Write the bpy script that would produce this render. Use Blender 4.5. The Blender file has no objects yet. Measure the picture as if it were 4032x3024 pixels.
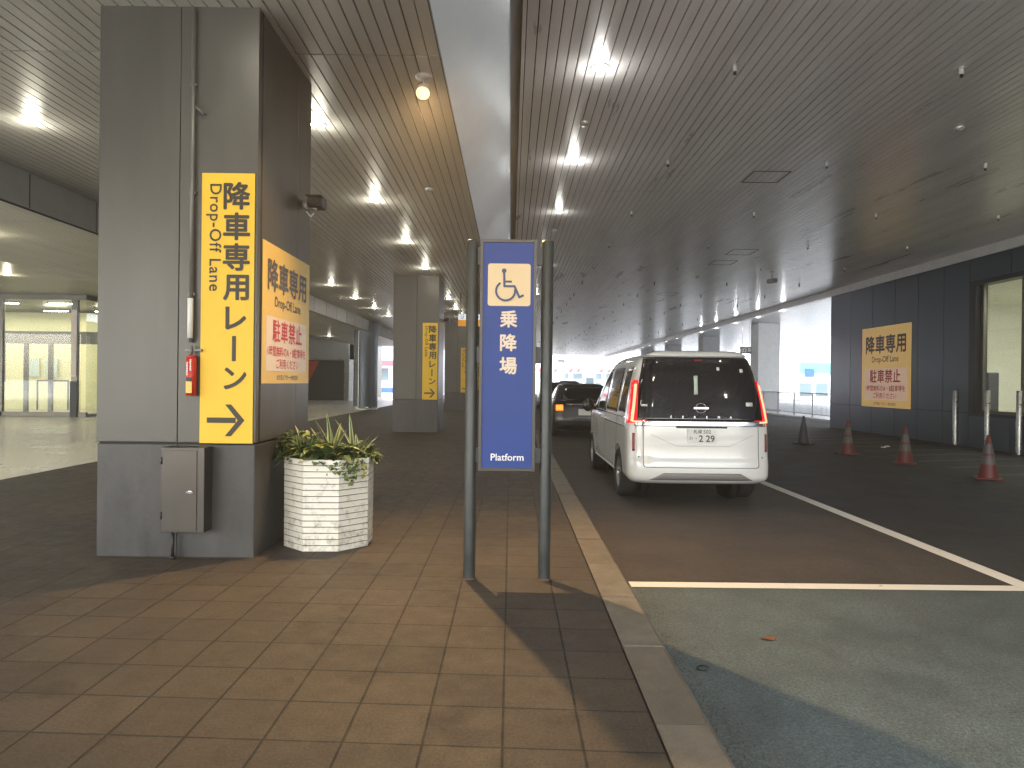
import bpy, bmesh, math, random
from mathutils import Matrix, Vector, noise
random.seed(7)
R = math.radians
sc = bpy.context.scene
C = sc.collection
GZ = -0.13            # road level, pavement top is 0
LZ, RZ = 4.10, 4.71   # ceiling heights left / right

# ------------------------------------------------------------------ materials
MATS = {}
def mat(name, col=(.5, .5, .5), rough=.5, metal=0., emit=None, estr=0., var=0., vscale=3., bump=0., bscale=60., spec=.5,
        coat=0., trans=0., rvar=0., stretch=0):
    if name in MATS: return MATS[name]
    m = bpy.data.materials.new(name); m.use_nodes = True
    nt = m.node_tree; N = nt.nodes; L = nt.links
    b = N['Principled BSDF']
    b.inputs['Base Color'].default_value = (*col, 1)
    b.inputs['Roughness'].default_value = rough
    b.inputs['Metallic'].default_value = metal
    b.inputs['Specular IOR Level'].default_value = spec
    b.inputs['Coat Weight'].default_value = coat
    b.inputs['Coat Roughness'].default_value = .04
    b.inputs['Transmission Weight'].default_value = trans
    if emit:
        b.inputs['Emission Color'].default_value = (*emit, 1)
        b.inputs['Emission Strength'].default_value = estr
    if var or bump or rvar:
        tc = N.new('ShaderNodeTexCoord')
    if var or rvar:
        n = N.new('ShaderNodeTexNoise'); n.inputs['Scale'].default_value = vscale
        n.inputs['Detail'].default_value = 6; n.inputs['Roughness'].default_value = .65
        if stretch:
            mp = N.new('ShaderNodeMapping'); mp.inputs['Scale'].default_value = (1, 1, stretch); L.new(tc.outputs['Object'], mp.inputs[0]); L.new(mp.outputs[0], n.inputs['Vector'])
        else: L.new(tc.outputs['Object'], n.inputs['Vector'])
        if var:
            mr = N.new('ShaderNodeMapRange'); mr.inputs[1].default_value = .3; mr.inputs[2].default_value = .7
            mr.inputs[3].default_value = 1 - var; mr.inputs[4].default_value = 1 + var
            L.new(n.outputs['Fac'], mr.inputs[0])
            mx = N.new('ShaderNodeMix'); mx.data_type = 'RGBA'; mx.blend_type = 'MULTIPLY'; mx.inputs[0].default_value = 1
            mx.inputs[6].default_value = (*col, 1)
            L.new(mr.outputs[0], mx.inputs[7]); L.new(mx.outputs[2], b.inputs['Base Color'])
        if rvar:
            m2 = N.new('ShaderNodeMapRange'); m2.inputs[1].default_value = .35; m2.inputs[2].default_value = .65
            m2.inputs[3].default_value = max(0, rough - rvar); m2.inputs[4].default_value = rough + rvar
            L.new(n.outputs['Fac'], m2.inputs[0]); L.new(m2.outputs[0], b.inputs['Roughness'])
    if bump:
        n2 = N.new('ShaderNodeTexNoise'); n2.inputs['Scale'].default_value = bscale; n2.inputs['Detail'].default_value = 4
        L.new(tc.outputs['Object'], n2.inputs['Vector'])
        bp = N.new('ShaderNodeBump'); bp.inputs['Strength'].default_value = bump; bp.inputs['Distance'].default_value = .01
        L.new(n2.outputs['Fac'], bp.inputs['Height']); L.new(bp.outputs[0], b.inputs['Normal'])
    MATS[name] = m
    return m

def mul_color(nt, a, bsock):
    mx = nt.nodes.new('ShaderNodeMix'); mx.data_type = 'RGBA'; mx.blend_type = 'MULTIPLY'; mx.inputs[0].default_value = 1
    nt.links.new(a, mx.inputs[6]); nt.links.new(bsock, mx.inputs[7])
    return mx.outputs[2]

def ramp(nt, fac, stops):
    r = nt.nodes.new('ShaderNodeValToRGB'); e = r.color_ramp.elements
    e[0].position, e[0].color = stops[0][0], (*stops[0][1], 1)
    e[1].position, e[1].color = stops[-1][0], (*stops[-1][1], 1)
    for p, c in stops[1:-1]:
        x = e.new(p); x.color = (*c, 1)
    nt.links.new(fac, r.inputs[0])
    return r.outputs[0]

def noise_tex(nt, vec, scale, detail=5, rough=.6):
    n = nt.nodes.new('ShaderNodeTexNoise'); n.inputs['Scale'].default_value = scale
    n.inputs['Detail'].default_value = detail; n.inputs['Roughness'].default_value = rough
    nt.links.new(vec, n.inputs['Vector'])
    return n.outputs['Fac']

def paving_mat():
    m = bpy.data.materials.new('paving'); m.use_nodes = True
    nt = m.node_tree; N = nt.nodes; L = nt.links; b = N['Principled BSDF']
    tc = N.new('ShaderNodeTexCoord'); sp = N.new('ShaderNodeSeparateXYZ'); L.new(tc.outputs['Object'], sp.inputs[0])
    sh = N.new('ShaderNodeMath'); sh.operation = 'MULTIPLY_ADD'; sh.inputs[1].default_value = .045
    L.new(sp.outputs[0], sh.inputs[0]); L.new(sp.outputs[1], sh.inputs[2])
    ax = N.new('ShaderNodeMath'); ax.operation = 'ADD'; ax.inputs[1].default_value = .014 + 29.5; L.new(sp.outputs[0], ax.inputs[0])
    ay = N.new('ShaderNodeMath'); ay.operation = 'ADD'; ay.inputs[1].default_value = -2.58 + 31.85; L.new(sh.outputs[0], ay.inputs[0])
    cb = N.new('ShaderNodeCombineXYZ'); L.new(ax.outputs[0], cb.inputs[0]); L.new(ay.outputs[0], cb.inputs[1])
    # slightly wavy joints
    br = N.new('ShaderNodeTexBrick'); br.offset = 0; br.squash = 1
    br.inputs['Scale'].default_value = 1; br.inputs['Mortar Size'].default_value = .0058
    br.inputs['Mortar Smooth'].default_value = .4; br.inputs['Bias'].default_value = 0
    br.inputs['Brick Width'].default_value = .295; br.inputs['Row Height'].default_value = .3185
    br.inputs['Color1'].default_value = (.060, .047, .034, 1); br.inputs['Color2'].default_value = (.041, .032, .025, 1)
    br.inputs['Mortar'].default_value = (.004, .0035, .003, 1)
    L.new(cb.outputs[0], br.inputs['Vector'])
    big = noise_tex(nt, tc.outputs['Object'], .9, 4)
    fine = noise_tex(nt, tc.outputs['Object'], 190, 3, .8)
    mid = noise_tex(nt, tc.outputs['Object'], 7, 6, .7)
    c = mul_color(nt, br.outputs['Color'], ramp(nt, big, [(.3, (.72, .72, .74)), (.7, (1.2, 1.15, 1.05))]))
    c = mul_color(nt, c, ramp(nt, mid, [(.3, (.8, .78, .76)), (.55, (1, 1, 1)), (.75, (1.35, 1.3, 1.2))]))
    c = mul_color(nt, c, ramp(nt, fine, [(.3, (.55, .55, .55)), (.7, (1.5, 1.5, 1.5))]))
    co2 = noise_tex(nt, tc.outputs['Object'], 75, 3, .75)
    c = mul_color(nt, c, ramp(nt, co2, [(.34, (.62, .62, .62)), (.66, (1.4, 1.4, 1.38))]))
    mpw = N.new('ShaderNodeMapping'); mpw.inputs['Location'].default_value = (4.3, 1.7, 0); mpw.inputs['Scale'].default_value = (1, .7, 1); L.new(tc.outputs['Object'], mpw.inputs[0])
    st = noise_tex(nt, mpw.outputs[0], 3.1, 9, .78)
    c = mul_color(nt, c, ramp(nt, st, [(.36, (.62, .60, .58)), (.46, (1, 1, 1)), (.60, (1, 1, 1)), (.72, (1.7, 1.62, 1.5))]))
    L.new(c, b.inputs['Base Color'])
    L.new(ramp(nt, mid, [(.3, (.55,) * 3), (.7, (.85,) * 3)]), b.inputs['Roughness'])
    inv = N.new('ShaderNodeMath'); inv.operation = 'MULTIPLY_ADD'; inv.inputs[1].default_value = -1; inv.inputs[2].default_value = 1
    L.new(br.outputs['Fac'], inv.inputs[0])
    ad = N.new('ShaderNodeMath'); ad.operation = 'MULTIPLY_ADD'; ad.inputs[1].default_value = .12
    L.new(fine, ad.inputs[0]); L.new(inv.outputs[0], ad.inputs[2])
    bp = N.new('ShaderNodeBump'); bp.inputs['Strength'].default_value = .7; bp.inputs['Distance'].default_value = .006
    L.new(ad.outputs[0], bp.inputs['Height']); L.new(bp.outputs[0], b.inputs['Normal'])
    return m

def asphalt_mat(name, base, tint=(1, 1, 1), patch=None):
    m = bpy.data.materials.new(name); m.use_nodes = True
    nt = m.node_tree; N = nt.nodes; L = nt.links; b = N['Principled BSDF']
    tc = N.new('ShaderNodeTexCoord'); v = tc.outputs['Object']
    fine = noise_tex(nt, v, 220, 3, .8); mid = noise_tex(nt, v, 1.6, 6, .65); big = noise_tex(nt, v, .35, 3)
    rgb = N.new('ShaderNodeRGB'); rgb.outputs[0].default_value = (*base, 1)
    c = mul_color(nt, rgb.outputs[0], ramp(nt, fine, [(.3, (.45,) * 3), (.72, (1.6,) * 3)]))
    c = mul_color(nt, c, ramp(nt, noise_tex(nt, v, 65, 4, .8), [(.34, (.55,) * 3), (.66, (1.5,) * 3)]))
    c = mul_color(nt, c, ramp(nt, noise_tex(nt, v, 6.5, 8, .75), [(.34, (.86,) * 3), (.5, (1,) * 3), (.7, (1.10,) * 3)]))
    c = mul_color(nt, c, ramp(nt, mid, [(.3, (.72, .72, .74)), (.7, (1.25, 1.22, 1.2))]))
    c = mul_color(nt, c, ramp(nt, big, [(.3, (.8,) * 3), (.7, (1.2,) * 3)]))
    if patch:
        mp = N.new('ShaderNodeMapping'); mp.inputs['Location'].default_value = (3.1, 8.2, 0); L.new(v, mp.inputs[0])
        pn = noise_tex(nt, mp.outputs[0], 1.3, 7, .7)
        f = ramp(nt, pn, [(.56, (0,) * 3), (.68, (.75,) * 3)])
        mx = N.new('ShaderNodeMix'); mx.data_type = 'RGBA'; L.new(f, mx.inputs[0]); L.new(c, mx.inputs[6])
        mx.inputs[7].default_value = (*patch, 1); c = mx.outputs[2]
    L.new(c, b.inputs['Base Color'])
    L.new(ramp(nt, mid, [(.3, (.6,) * 3), (.7, (.85,) * 3)]), b.inputs['Roughness'])
    bp = N.new('ShaderNodeBump'); bp.inputs['Strength'].default_value = .6; bp.inputs['Distance'].default_value = .005
    L.new(fine, bp.inputs['Height']); L.new(bp.outputs[0], b.inputs['Normal'])
    return m

def worn_paint_mat(name, col, under, lo=.38, hi=.46):
    m = bpy.data.materials.new(name); m.use_nodes = True
    nt = m.node_tree; N = nt.nodes; L = nt.links; b = N['Principled BSDF']
    tc = N.new('ShaderNodeTexCoord'); v = tc.outputs['Object']
    a = noise_tex(nt, v, 9, 8, .75); d = noise_tex(nt, v, 90, 3, .8)
    sm = N.new('ShaderNodeMath'); sm.operation = 'MULTIPLY_ADD'; sm.inputs[1].default_value = .3
    L.new(d, sm.inputs[0]); L.new(a, sm.inputs[2])
    f = ramp(nt, sm.outputs[0], [(lo + .15, (0,) * 3), (hi + .15, (1,) * 3)])
    mx = N.new('ShaderNodeMix'); mx.data_type = 'RGBA'; L.new(f, mx.inputs[0])
    mx.inputs[6].default_value = (*under, 1); mx.inputs[7].default_value = (*col, 1)
    L.new(mx.outputs[2], b.inputs['Base Color']); b.inputs['Roughness'].default_value = .7
    return m

def ceiling_mat(name, col, rough):
    m = bpy.data.materials.new(name); m.use_nodes = True
    nt = m.node_tree; N = nt.nodes; L = nt.links; b = N['Principled BSDF']
    tc = N.new('ShaderNodeTexCoord')
    mp = N.new('ShaderNodeMapping'); mp.inputs['Scale'].default_value = (1, .12, 1); L.new(tc.outputs['Object'], mp.inputs[0])
    n = noise_tex(nt, mp.outputs[0], 2.5, 5)
    rgb = N.new('ShaderNodeRGB'); rgb.outputs[0].default_value = (*col, 1)
    L.new(mul_color(nt, rgb.outputs[0], ramp(nt, n, [(.3, (.86,) * 3), (.7, (1.1,) * 3)])), b.inputs['Base Color'])
    L.new(ramp(nt, n, [(.3, (rough - .01,) * 3), (.7, (rough + .02,) * 3)]), b.inputs['Roughness'])
    b.inputs['Metallic'].default_value = .15; b.inputs['Specular IOR Level'].default_value = .7
    return m

M = dict(
    steel=mat('brushed_steel', (.42, .42, .40), .32, .9, var=.12, vscale=12, rvar=.1),
    cabinet=mat('stainless_cabinet', (.09, .083, .074), .36, .75, var=.05, vscale=3, rvar=.05),
    dark_metal=mat('dark_metal', (.03, .032, .034), .4, .3),
    black=mat('black_plastic', (.012, .012, .013), .45),
    rubber=mat('tyre_rubber', (.018, .018, .018), .8, bump=.3),
    column=mat('column_panel', (.080, .077, .066), .36, .25, var=.11, vscale=3, rvar=.05, stretch=.18),
    column_base=mat('column_base_panel', (.055, .054, .052), .42, .2, var=.30, vscale=4, stretch=.4, rvar=.08, bump=.1, bscale=25),
    seam=mat('dark_seam', (.012, .012, .012), .7),
    yellow=mat('sign_yellow', (.80, .50, .02), .5, var=.05, vscale=2),
    yellow_pale=mat('poster_yellow', (.78, .56, .15), .42, var=.05, vscale=2),
    yellow_glow=mat('poster_yellow_glow', (.95, .68, .26), .4, emit=(.95, .55, .16), estr=.22),  # emission added to brighten the wall poster, which is no lamp
    pink_white_glow=mat('poster_field_glow', (.85, .66, .52), .45, emit=(.9, .55, .38), estr=.25),  # same added emission for the white field of the wall poster
    ink=mat('sign_ink', (.022, .018, .012), .5),
    ink_blue=mat('poster_ink', (.085, .085, .11), .5),
    poster_white=mat('poster_white', (.80, .72, .64), .45, var=.04),
    red_ink=mat('red_ink', (.60, .045, .06), .5),
    blue=mat('sign_blue', (.007, .040, .225), .5, var=.08, vscale=2.5),
    cream=mat('sign_cream', (.74, .56, .31), .45),
    cream_text=mat('sign_text_cream', (.74, .61, .45), .45),
    white_text=mat('sign_text_white', (.82, .82, .82), .45),
    navy=mat('symbol_navy', (.035, .055, .14), .45),
    sign_frame=mat('sign_frame', (.075, .07, .062), .4, .4),
    post=mat('post_paint', (.050, .055, .052), .38, .3, var=.15, vscale=9, rvar=.1),
    red=mat('red_plastic', (.55, .025, .015), .4),
    label_yellow=mat('label_yellow', (.75, .52, .12), .5),
    white_plastic=mat('white_plastic', (.75, .75, .70), .4),
    pipe=mat('painted_pipe', (.15, .145, .13), .4, .3),
    board=None, soil=mat('soil', (.035, .025, .018), .9, var=.3, vscale=30, bump=.5),
    carpaint=mat('pearl_white_paint', (.76, .76, .73), .22, .0, coat=1.0, spec=.5),
    lower_trim=mat('bumper_insert', (.23, .22, .21), .45, .2),
    chrome=mat('chrome', (.75, .75, .76), .12, 1.0),
    glass_dark=mat('tinted_glass', (.006, .007, .010), .03, .0, spec=.7, coat=.6),
    seam_car=mat('panel_gap', (.01, .01, .01), .8),
    lens=mat('tail_lens', (.30, .004, .008), .12, 0, emit=(1, .01, .015), estr=1.1, coat=1),
    lampbar=mat('tail_light_lit', (1, .1, .06), .3, emit=(1, .075, .04), estr=11),
    reflector=mat('red_reflector', (.28, .01, .015), .2, coat=1),
    plate=mat('number_plate', (.80, .80, .76), .4),
    plate_ink=mat('plate_ink', (.02, .05, .03), .5),
    rim=mat('alloy_rim', (.45, .45, .46), .28, .9),
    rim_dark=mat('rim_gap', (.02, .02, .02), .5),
    blackpaint=mat('black_car_paint', (.010, .011, .013), .30, .0, coat=.3),
    amber=mat('amber_lamp_lit', (1, .4, .05), .3, emit=(1, .22, .02), estr=2.2),
    led=mat('downlight_disc', (1, 1, 1), .5, emit=(1, .98, .90), estr=40),
    led_green=mat('downlight_disc_greenish', (1, 1, 1), .5, emit=(.95, 1, .50), estr=1.8),
    led_warm=mat('spot_lens_warm', (1, .8, .4), .5, emit=(1, .72, .30), estr=1.7),
    ring=mat('lamp_trim', (.5, .5, .48), .35, .5),
    wall_slate=mat('slate_wall_panel', (.085, .108, .138), .30, .5, var=.05, vscale=.8, rvar=.015),
    trim=mat('pale_trim', (.75, .74, .72), .4, .2, var=.08),
    pale_wall=mat('pale_concrete', (.55, .56, .57), .6, var=.08),
    grey_wall=mat('grey_concrete', (.30, .31, .32), .55, var=.1),
    room=mat('room_wall', (.82, .82, .74), .6, var=.04),
    room_floor=mat('room_floor', (.62, .58, .40), .3),
    frame_steel=mat('door_frame_steel', (.15, .145, .125), .3, .7),
    shutter=mat('roller_shutter', (.035, .042, .045), .5, .3),
    beige=mat('beige_panel', (.36, .36, .33), .5),
    white_out=mat('white_facade', (.70, .72, .74), .6, var=.05, vscale=.6),
    glass_out=mat('pale_window', (.10, .15, .18), .25, .0),
    pink=mat('awning_red', (.50, .07, .09), .6),
    teal_out=mat('teal_band', (.10, .30, .30), .5),
    blue_out=mat('blue_band', (.02, .08, .28), .5),
    cone_red=mat('cone_orange_red', (.12, .017, .012), .5, var=.25, vscale=14),
    cone_white=mat('cone_white_band', (.10, .095, .09), .5, var=.2, vscale=14),
    cone_dark=mat('cone_dark', (.04, .045, .06), .5),
    leaf=mat('leaf_green', (.055, .10, .035), .42, var=.45, vscale=14),
    leaf_light=mat('leaf_yellow_green', (.20, .24, .06), .42, var=.3, vscale=14),
    leaf_var=mat('leaf_cream_stripe', (.40, .43, .20), .45, var=.3, vscale=12),
    orange_sign=mat('orange_band', (.9, .38, .02), .5, emit=(1, .38, .02), estr=.5),
    white_sign=mat('lit_white_sign', (.8, .82, .9), .5, emit=(.85, .9, 1), estr=.8),
    blue_ink=mat('blue_ink', (.03, .06, .4), .5),
    kerbstone=mat('kerb_granite', (.135, .115, .088), .7, var=.25, vscale=5, bump=.4, bscale=120),
    pale_floor=mat('pale_stone_floor', (.52, .49, .41), .35, var=.12, vscale=1.2, rvar=.1),
    white_metal=mat('white_fascia_metal', (.70, .78, .84), .42, .15, var=.06, vscale=.8, rvar=.05),
    pale_green=mat('pale_green_mark', (.55, .66, .55), .7),
    poster_pale=mat('pale_notice', (.55, .68, .62), .5),
    dark_screen=mat('dark_equipment', (.03, .035, .035), .3),
    joint=mat('floor_joint', (.2, .19, .16), .6),
)
M['paving'] = paving_mat()
M['asphalt'] = asphalt_mat('asphalt', (.060, .050, .041))
M['asphalt_far'] = asphalt_mat('asphalt_outer_lane', (.026, .025, .025))
M['bay'] = asphalt_mat('bay_coating', (.088, .118, .124), patch=(.080, .080, .078))
M['line'] = worn_paint_mat('road_marking_white', (.78, .76, .70), (.16, .14, .12), .30, .37)
M['line_worn'] = worn_paint_mat('road_marking_worn', (.11, .11, .11), (.035, .034, .034), .42, .55)
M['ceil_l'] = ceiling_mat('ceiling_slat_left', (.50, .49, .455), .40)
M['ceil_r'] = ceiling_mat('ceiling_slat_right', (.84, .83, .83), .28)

def board_mat():
    m = bpy.data.materials.new('white_painted_board'); m.use_nodes = True
    nt = m.node_tree; N = nt.nodes; L = nt.links; b = N['Principled BSDF']
    tc = N.new('ShaderNodeTexCoord'); v = tc.outputs['Object']
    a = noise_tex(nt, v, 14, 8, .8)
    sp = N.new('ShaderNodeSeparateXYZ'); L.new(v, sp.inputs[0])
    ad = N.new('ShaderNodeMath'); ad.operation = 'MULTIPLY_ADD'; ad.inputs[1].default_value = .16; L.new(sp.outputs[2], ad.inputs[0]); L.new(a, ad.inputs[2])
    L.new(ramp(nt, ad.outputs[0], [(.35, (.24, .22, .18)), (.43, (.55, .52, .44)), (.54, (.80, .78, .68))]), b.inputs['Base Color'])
    b.inputs['Roughness'].default_value = .5
    return m
M['board'] = board_mat()

def glass_mat():
    m = bpy.data.materials.new('clear_glass'); m.use_nodes = True
    nt = m.node_tree; N = nt.nodes; L = nt.links
    for n in list(N): N.remove(n)
    o = N.new('ShaderNodeOutputMaterial'); mx = N.new('ShaderNodeMixShader'); t = N.new('ShaderNodeBsdfTransparent'); g = N.new('ShaderNodeBsdfGlossy')
    t.inputs[0].default_value = (.93, .95, .93, 1); g.inputs['Roughness'].default_value = .02
    f = N.new('ShaderNodeLayerWeight'); pw = N.new('ShaderNodeMath'); pw.operation = 'POWER'; pw.inputs[1].default_value = 4; L.new(f.outputs['Facing'], pw.inputs[0])
    ml = N.new('ShaderNodeMath'); ml.operation = 'MULTIPLY_ADD'; ml.inputs[1].default_value = .8; ml.inputs[2].default_value = .07
    L.new(pw.outputs[0], ml.inputs[0]); L.new(ml.outputs[0], mx.inputs[0]); L.new(t.outputs[0], mx.inputs[1]); L.new(g.outputs[0], mx.inputs[2])
    L.new(mx.outputs[0], o.inputs[0])
    return m
M['glass'] = glass_mat()

# ------------------------------------------------------------------ helpers
def tag(o, label=None, cat=None, group=None, kind=None):
    if label: o['label'] = label
    if cat: o['category'] = cat
    if group: o['group'] = group
    if kind: o['kind'] = kind
    return o

def thing(name, label, cat, loc=(0, 0, 0), rot=(0, 0, 0), group=None, matrix=None):
    o = bpy.data.objects.new(name, None); C.objects.link(o); o.empty_display_size = .2
    if matrix is not None: o.matrix_world = matrix
    else: o.location = loc; o.rotation_euler = rot
    return tag(o, label, cat, group)

def obj(name, bm, m, parent=None, smooth=False, bevel=0):
    me = bpy.data.meshes.new(name)
    if smooth is True:
        for f in bm.faces: f.smooth = True
    bm.normal_update(); bm.to_mesh(me); bm.free()
    ms = m if isinstance(m, (list, tuple)) else [m]
    for x in ms: me.materials.append(x)
    o = bpy.data.objects.new(name, me); C.objects.link(o)
    if parent: o.parent = parent
    if bevel:
        bv = o.modifiers.new('bevel', 'BEVEL'); bv.width = bevel; bv.segments = 2; bv.limit_method = 'ANGLE'; bv.angle_limit = R(40)
    return o

def box(bm, x0, x1, y0, y1, z0, z1, mi=0, M4=None):
    vs = [bm.verts.new((x, y, z)) for x in (x0, x1) for y in (y0, y1) for z in (z0, z1)]
    if M4 is not None:
        for v in vs: v.co = M4 @ v.co
    for idx in ((0, 1, 3, 2), (4, 6, 7, 5), (0, 4, 5, 1), (2, 3, 7, 6), (0, 2, 6, 4), (1, 5, 7, 3)):
        f = bm.faces.new([vs[i] for i in idx]); f.material_index = mi
    return vs

def B(x0, x1, y0, y1, z0, z1):
    bm = bmesh.new(); box(bm, x0, x1, y0, y1, z0, z1); return bm

def cyl(bm, p0, p1, r0, r1=None, n=20, caps=True, mi=0, smooth=True):
    if r1 is None: r1 = r0
    p0, p1 = Vector(p0), Vector(p1); d = (p1 - p0).normalized()
    a = d.orthogonal().normalized(); b = d.cross(a)
    A = [bm.verts.new(p0 + (a * math.cos(t) + b * math.sin(t)) * r0) for t in [2 * math.pi * i / n for i in range(n)]]
    Bv = [bm.verts.new(p1 + (a * math.cos(t) + b * math.sin(t)) * r1) for t in [2 * math.pi * i / n for i in range(n)]]
    for i in range(n):
        f = bm.faces.new((A[i], A[(i + 1) % n], Bv[(i + 1) % n], Bv[i])); f.smooth = smooth; f.material_index = mi
    if caps:
        f = bm.faces.new(A[::-1]); f.material_index = mi
        f = bm.faces.new(Bv); f.material_index = mi

def lathe(bm, prof, n=32, axis='z', mi=0, c=(0, 0, 0)):
    rings = []
    for r, h in prof:
        ring = []
        for i in range(n):
            t = 2 * math.pi * i / n
            if axis == 'z': p = (r * math.cos(t), r * math.sin(t), h)
            elif axis == 'x': p = (h, r * math.cos(t), r * math.sin(t))
            ring.append(bm.verts.new(Vector(p) + Vector(c)))
        rings.append(ring)
    for a, b in zip(rings, rings[1:]):
        for i in range(n):
            f = bm.faces.new((a[i], a[(i + 1) % n], b[(i + 1) % n], b[i])); f.smooth = True; f.material_index = mi
    return rings

def tube(bm, pts, r, n=10):
    for a, b in zip(pts, pts[1:]): cyl(bm, a, b, r, n=n)

def poly(bm, pts, mi=0):
    f = bm.faces.new([bm.verts.new(p) for p in pts]); f.material_index = mi; return f

def copy_tree(o, parent=None):
    c = o.copy(); C.objects.link(c); c.parent = parent
    for ch in list(o.children): copy_tree(ch, c)
    return c

def text_mesh(s, size, x, y, z=.003, rot=0, bold=.0, align='CENTER', sx=1., spacing=1.):
    """flat lettering as a bmesh, centre of line at (x, y) in the sign plane"""
    cu = bpy.data.curves.new('t', 'FONT'); cu.body = s; cu.size = size; cu.align_x = align; cu.align_y = 'CENTER'
    cu.offset = bold * size; cu.space_character = spacing; cu.resolution_u = 3
    t = bpy.data.objects.new('t', cu)
    me = bpy.data.meshes.new_from_object(t)
    bpy.data.objects.remove(t); bpy.data.curves.remove(cu)
    bm = bmesh.new(); bm.from_mesh(me); bpy.data.meshes.remove(me)
    if bm.verts and align == 'CENTER':
        ys = [v.co.y for v in bm.verts]; xs = [v.co.x for v in bm.verts]
        cx, cy = (min(xs) + max(xs)) / 2, (min(ys) + max(ys)) / 2
        for v in bm.verts: v.co.x -= cx; v.co.y -= cy
    T = Matrix.Translation((x, y, z)) @ Matrix.Rotation(rot, 4, 'Z') @ Matrix.Diagonal((sx, 1, 1, 1))
    bm.transform(T)
    for f in bm.faces: f.normal_update()
    return bm

def bold_text(s, size, x, y, z=.003, w=.02, **k):
    """heavier strokes: the same glyph shifted a little, each copy on its own level"""
    base = text_mesh(s, size, 0, 0, z=0, **k); out = []; d = w * size
    for i, (a, b) in enumerate(((0, 0), (1, 0), (-1, 0), (0, 1), (0, -1), (.7, .7), (-.7, .7), (.7, -.7), (-.7, -.7))):
        c = base.copy(); c.transform(Matrix.Translation((x + a * d, y + b * d, z + .00012 * i))); out.append(c)
    base.free()
    return merge(out)

def merge(bms):
    out = bmesh.new()
    for b in bms:
        me = bpy.data.meshes.new('tmp'); b.to_mesh(me); b.free(); out.from_mesh(me); bpy.data.meshes.remove(me)
    return out

def stroke(bm, pts, w, z=.003):
    for a, b in zip(pts, pts[1:]):
        a, b = Vector((*a, 0)), Vector((*b, 0)); d = (b - a).normalized(); n = Vector((-d.y, d.x, 0)) * w / 2; e = d * w * .25
        poly(bm, [(p.x, p.y, z) for p in (a - n - e, b - n + e, b + n + e, a + n - e)])
        z += .0002

def frame(origin, facing):
    """matrix for a sign plane: local x right, y up, z out of the face"""
    right, out = {'front': ((1, 0, 0), (0, -1, 0)), 'plusx': ((0, 1, 0), (1, 0, 0)), 'minusx': ((0, -1, 0), (-1, 0, 0))}[facing]
    r, u, n = Vector(right), Vector((0, 0, 1)), Vector(out)
    m = Matrix((r, u, n)).transposed().to_4x4(); m.translation = origin
    return m

# ------------------------------------------------------------------ camera
cam = bpy.data.cameras.new('camera'); co = bpy.data.objects.new('camera', cam); C.objects.link(co)
cam.sensor_width = 36; cam.lens = 1534 / 2212 * 36; cam.clip_end = 2000; cam.clip_start = .05
co.matrix_world = Matrix.Translation((0, 0, 1.33)) @ Matrix.Rotation(R(-.11), 4, 'Z') @ Matrix.Rotation(R(90 - .13), 4, 'X') @ Matrix.Rotation(R(.65), 4, 'Z')
sc.camera = co

# ------------------------------------------------------------------ setting: ground
def plane_obj(name, x0, x1, y0, y1, z, m, kind='structure'):
    bm = bmesh.new(); poly(bm, [(x0, y0, z), (x1, y0, z), (x1, y1, z), (x0, y1, z)])
    o = obj(name, bm, m); tag(o, kind=kind); return o
plane_obj('ground', -700, 700, -300, 1200, GZ - .03, mat('far_ground', (.62, .63, .64), .8, var=.1, vscale=.2))
plane_obj('road', .78, 13.0, -20, 95, GZ, M['asphalt_far'])
plane_obj('lane', .80, 3.80, 5.13, 95, GZ + .004, M['asphalt'])
plane_obj('bay_paint', .80, 3.80, -20, 5.13, GZ + .0045, M['bay'])
bm = bmesh.new()
for q in ((3.715, 3.862, -20, 90), (.88, 3.713, 5.07, 5.205)):
    poly(bm, [(q[0], q[2], GZ + .009), (q[1], q[2], GZ + .009), (q[1], q[3], GZ + .009), (q[0], q[3], GZ + .009)])
tag(obj('road_marking', bm, M['line']), kind='structure')
bm = bmesh.new()
for k in range(12):
    y = 9.6 + k * 1.05
    poly(bm, [(8.0, y, GZ + .006), (11.25, y + .9, GZ + .006), (11.25, y + 1.12, GZ + .006), (8.0, y + .22, GZ + .006)])
tag(obj('hatched_marking', bm, M['line_worn']), kind='structure')
# pavement slab
bm = bmesh.new(); box(bm, -6.55, .575, -14, 95, -.25, 0)
tag(obj('pavement', bm, M['paving']), kind='structure')
bm = bmesh.new(); box(bm, -45, -6.556, -14, 60, -.25, .003)
tag(obj('pale_floor', bm, M['pale_floor']), kind='structure')
bm = bmesh.new(); box(bm, 13.0, 60, 20, 60, -.25, -.05)
tag(obj('side_pavement', bm, mat('light_paving', (.60, .60, .60), .6, var=.1)), kind='structure')
# kerb stones: bevelled blocks with joints
bm = bmesh.new(); y = -4.6
while y < 95:
    Ls = .82 if y < 40 else 4.
    a, b_ = y + .006, y + Ls - .006; j = random.uniform(-.003, .003)
    sec = [(.583, -.25), (.583, -.001 + j), (.786 + j, -.001 + j), (.803, -.012), (.868, GZ - .02), (.868, -.25)]
    A = [bm.verts.new((x, a, z)) for x, z in sec]; Bv = [bm.verts.new((x, b_, z)) for x, z in sec]
    mi = random.choice((0, 1, 2))
    for i in range(len(sec)): bm.faces.new((A[i], Bv[i], Bv[(i + 1) % 6], A[(i + 1) % 6])).material_index = mi
    bm.faces.new(A).material_index = mi; bm.faces.new(Bv[::-1]).material_index = mi; y += Ls
bmesh.ops.recalc_face_normals(bm, faces=bm.faces)
tag(obj('kerb', bm, [M['kerbstone'], mat('kerb_granite_dark', (.108, .090, .068), .7, var=.3, vscale=5, bump=.4, bscale=120), mat('kerb_granite_light', (.155, .134, .105), .7, var=.28, vscale=6, bump=.4, bscale=120)]), kind='structure')
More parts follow.
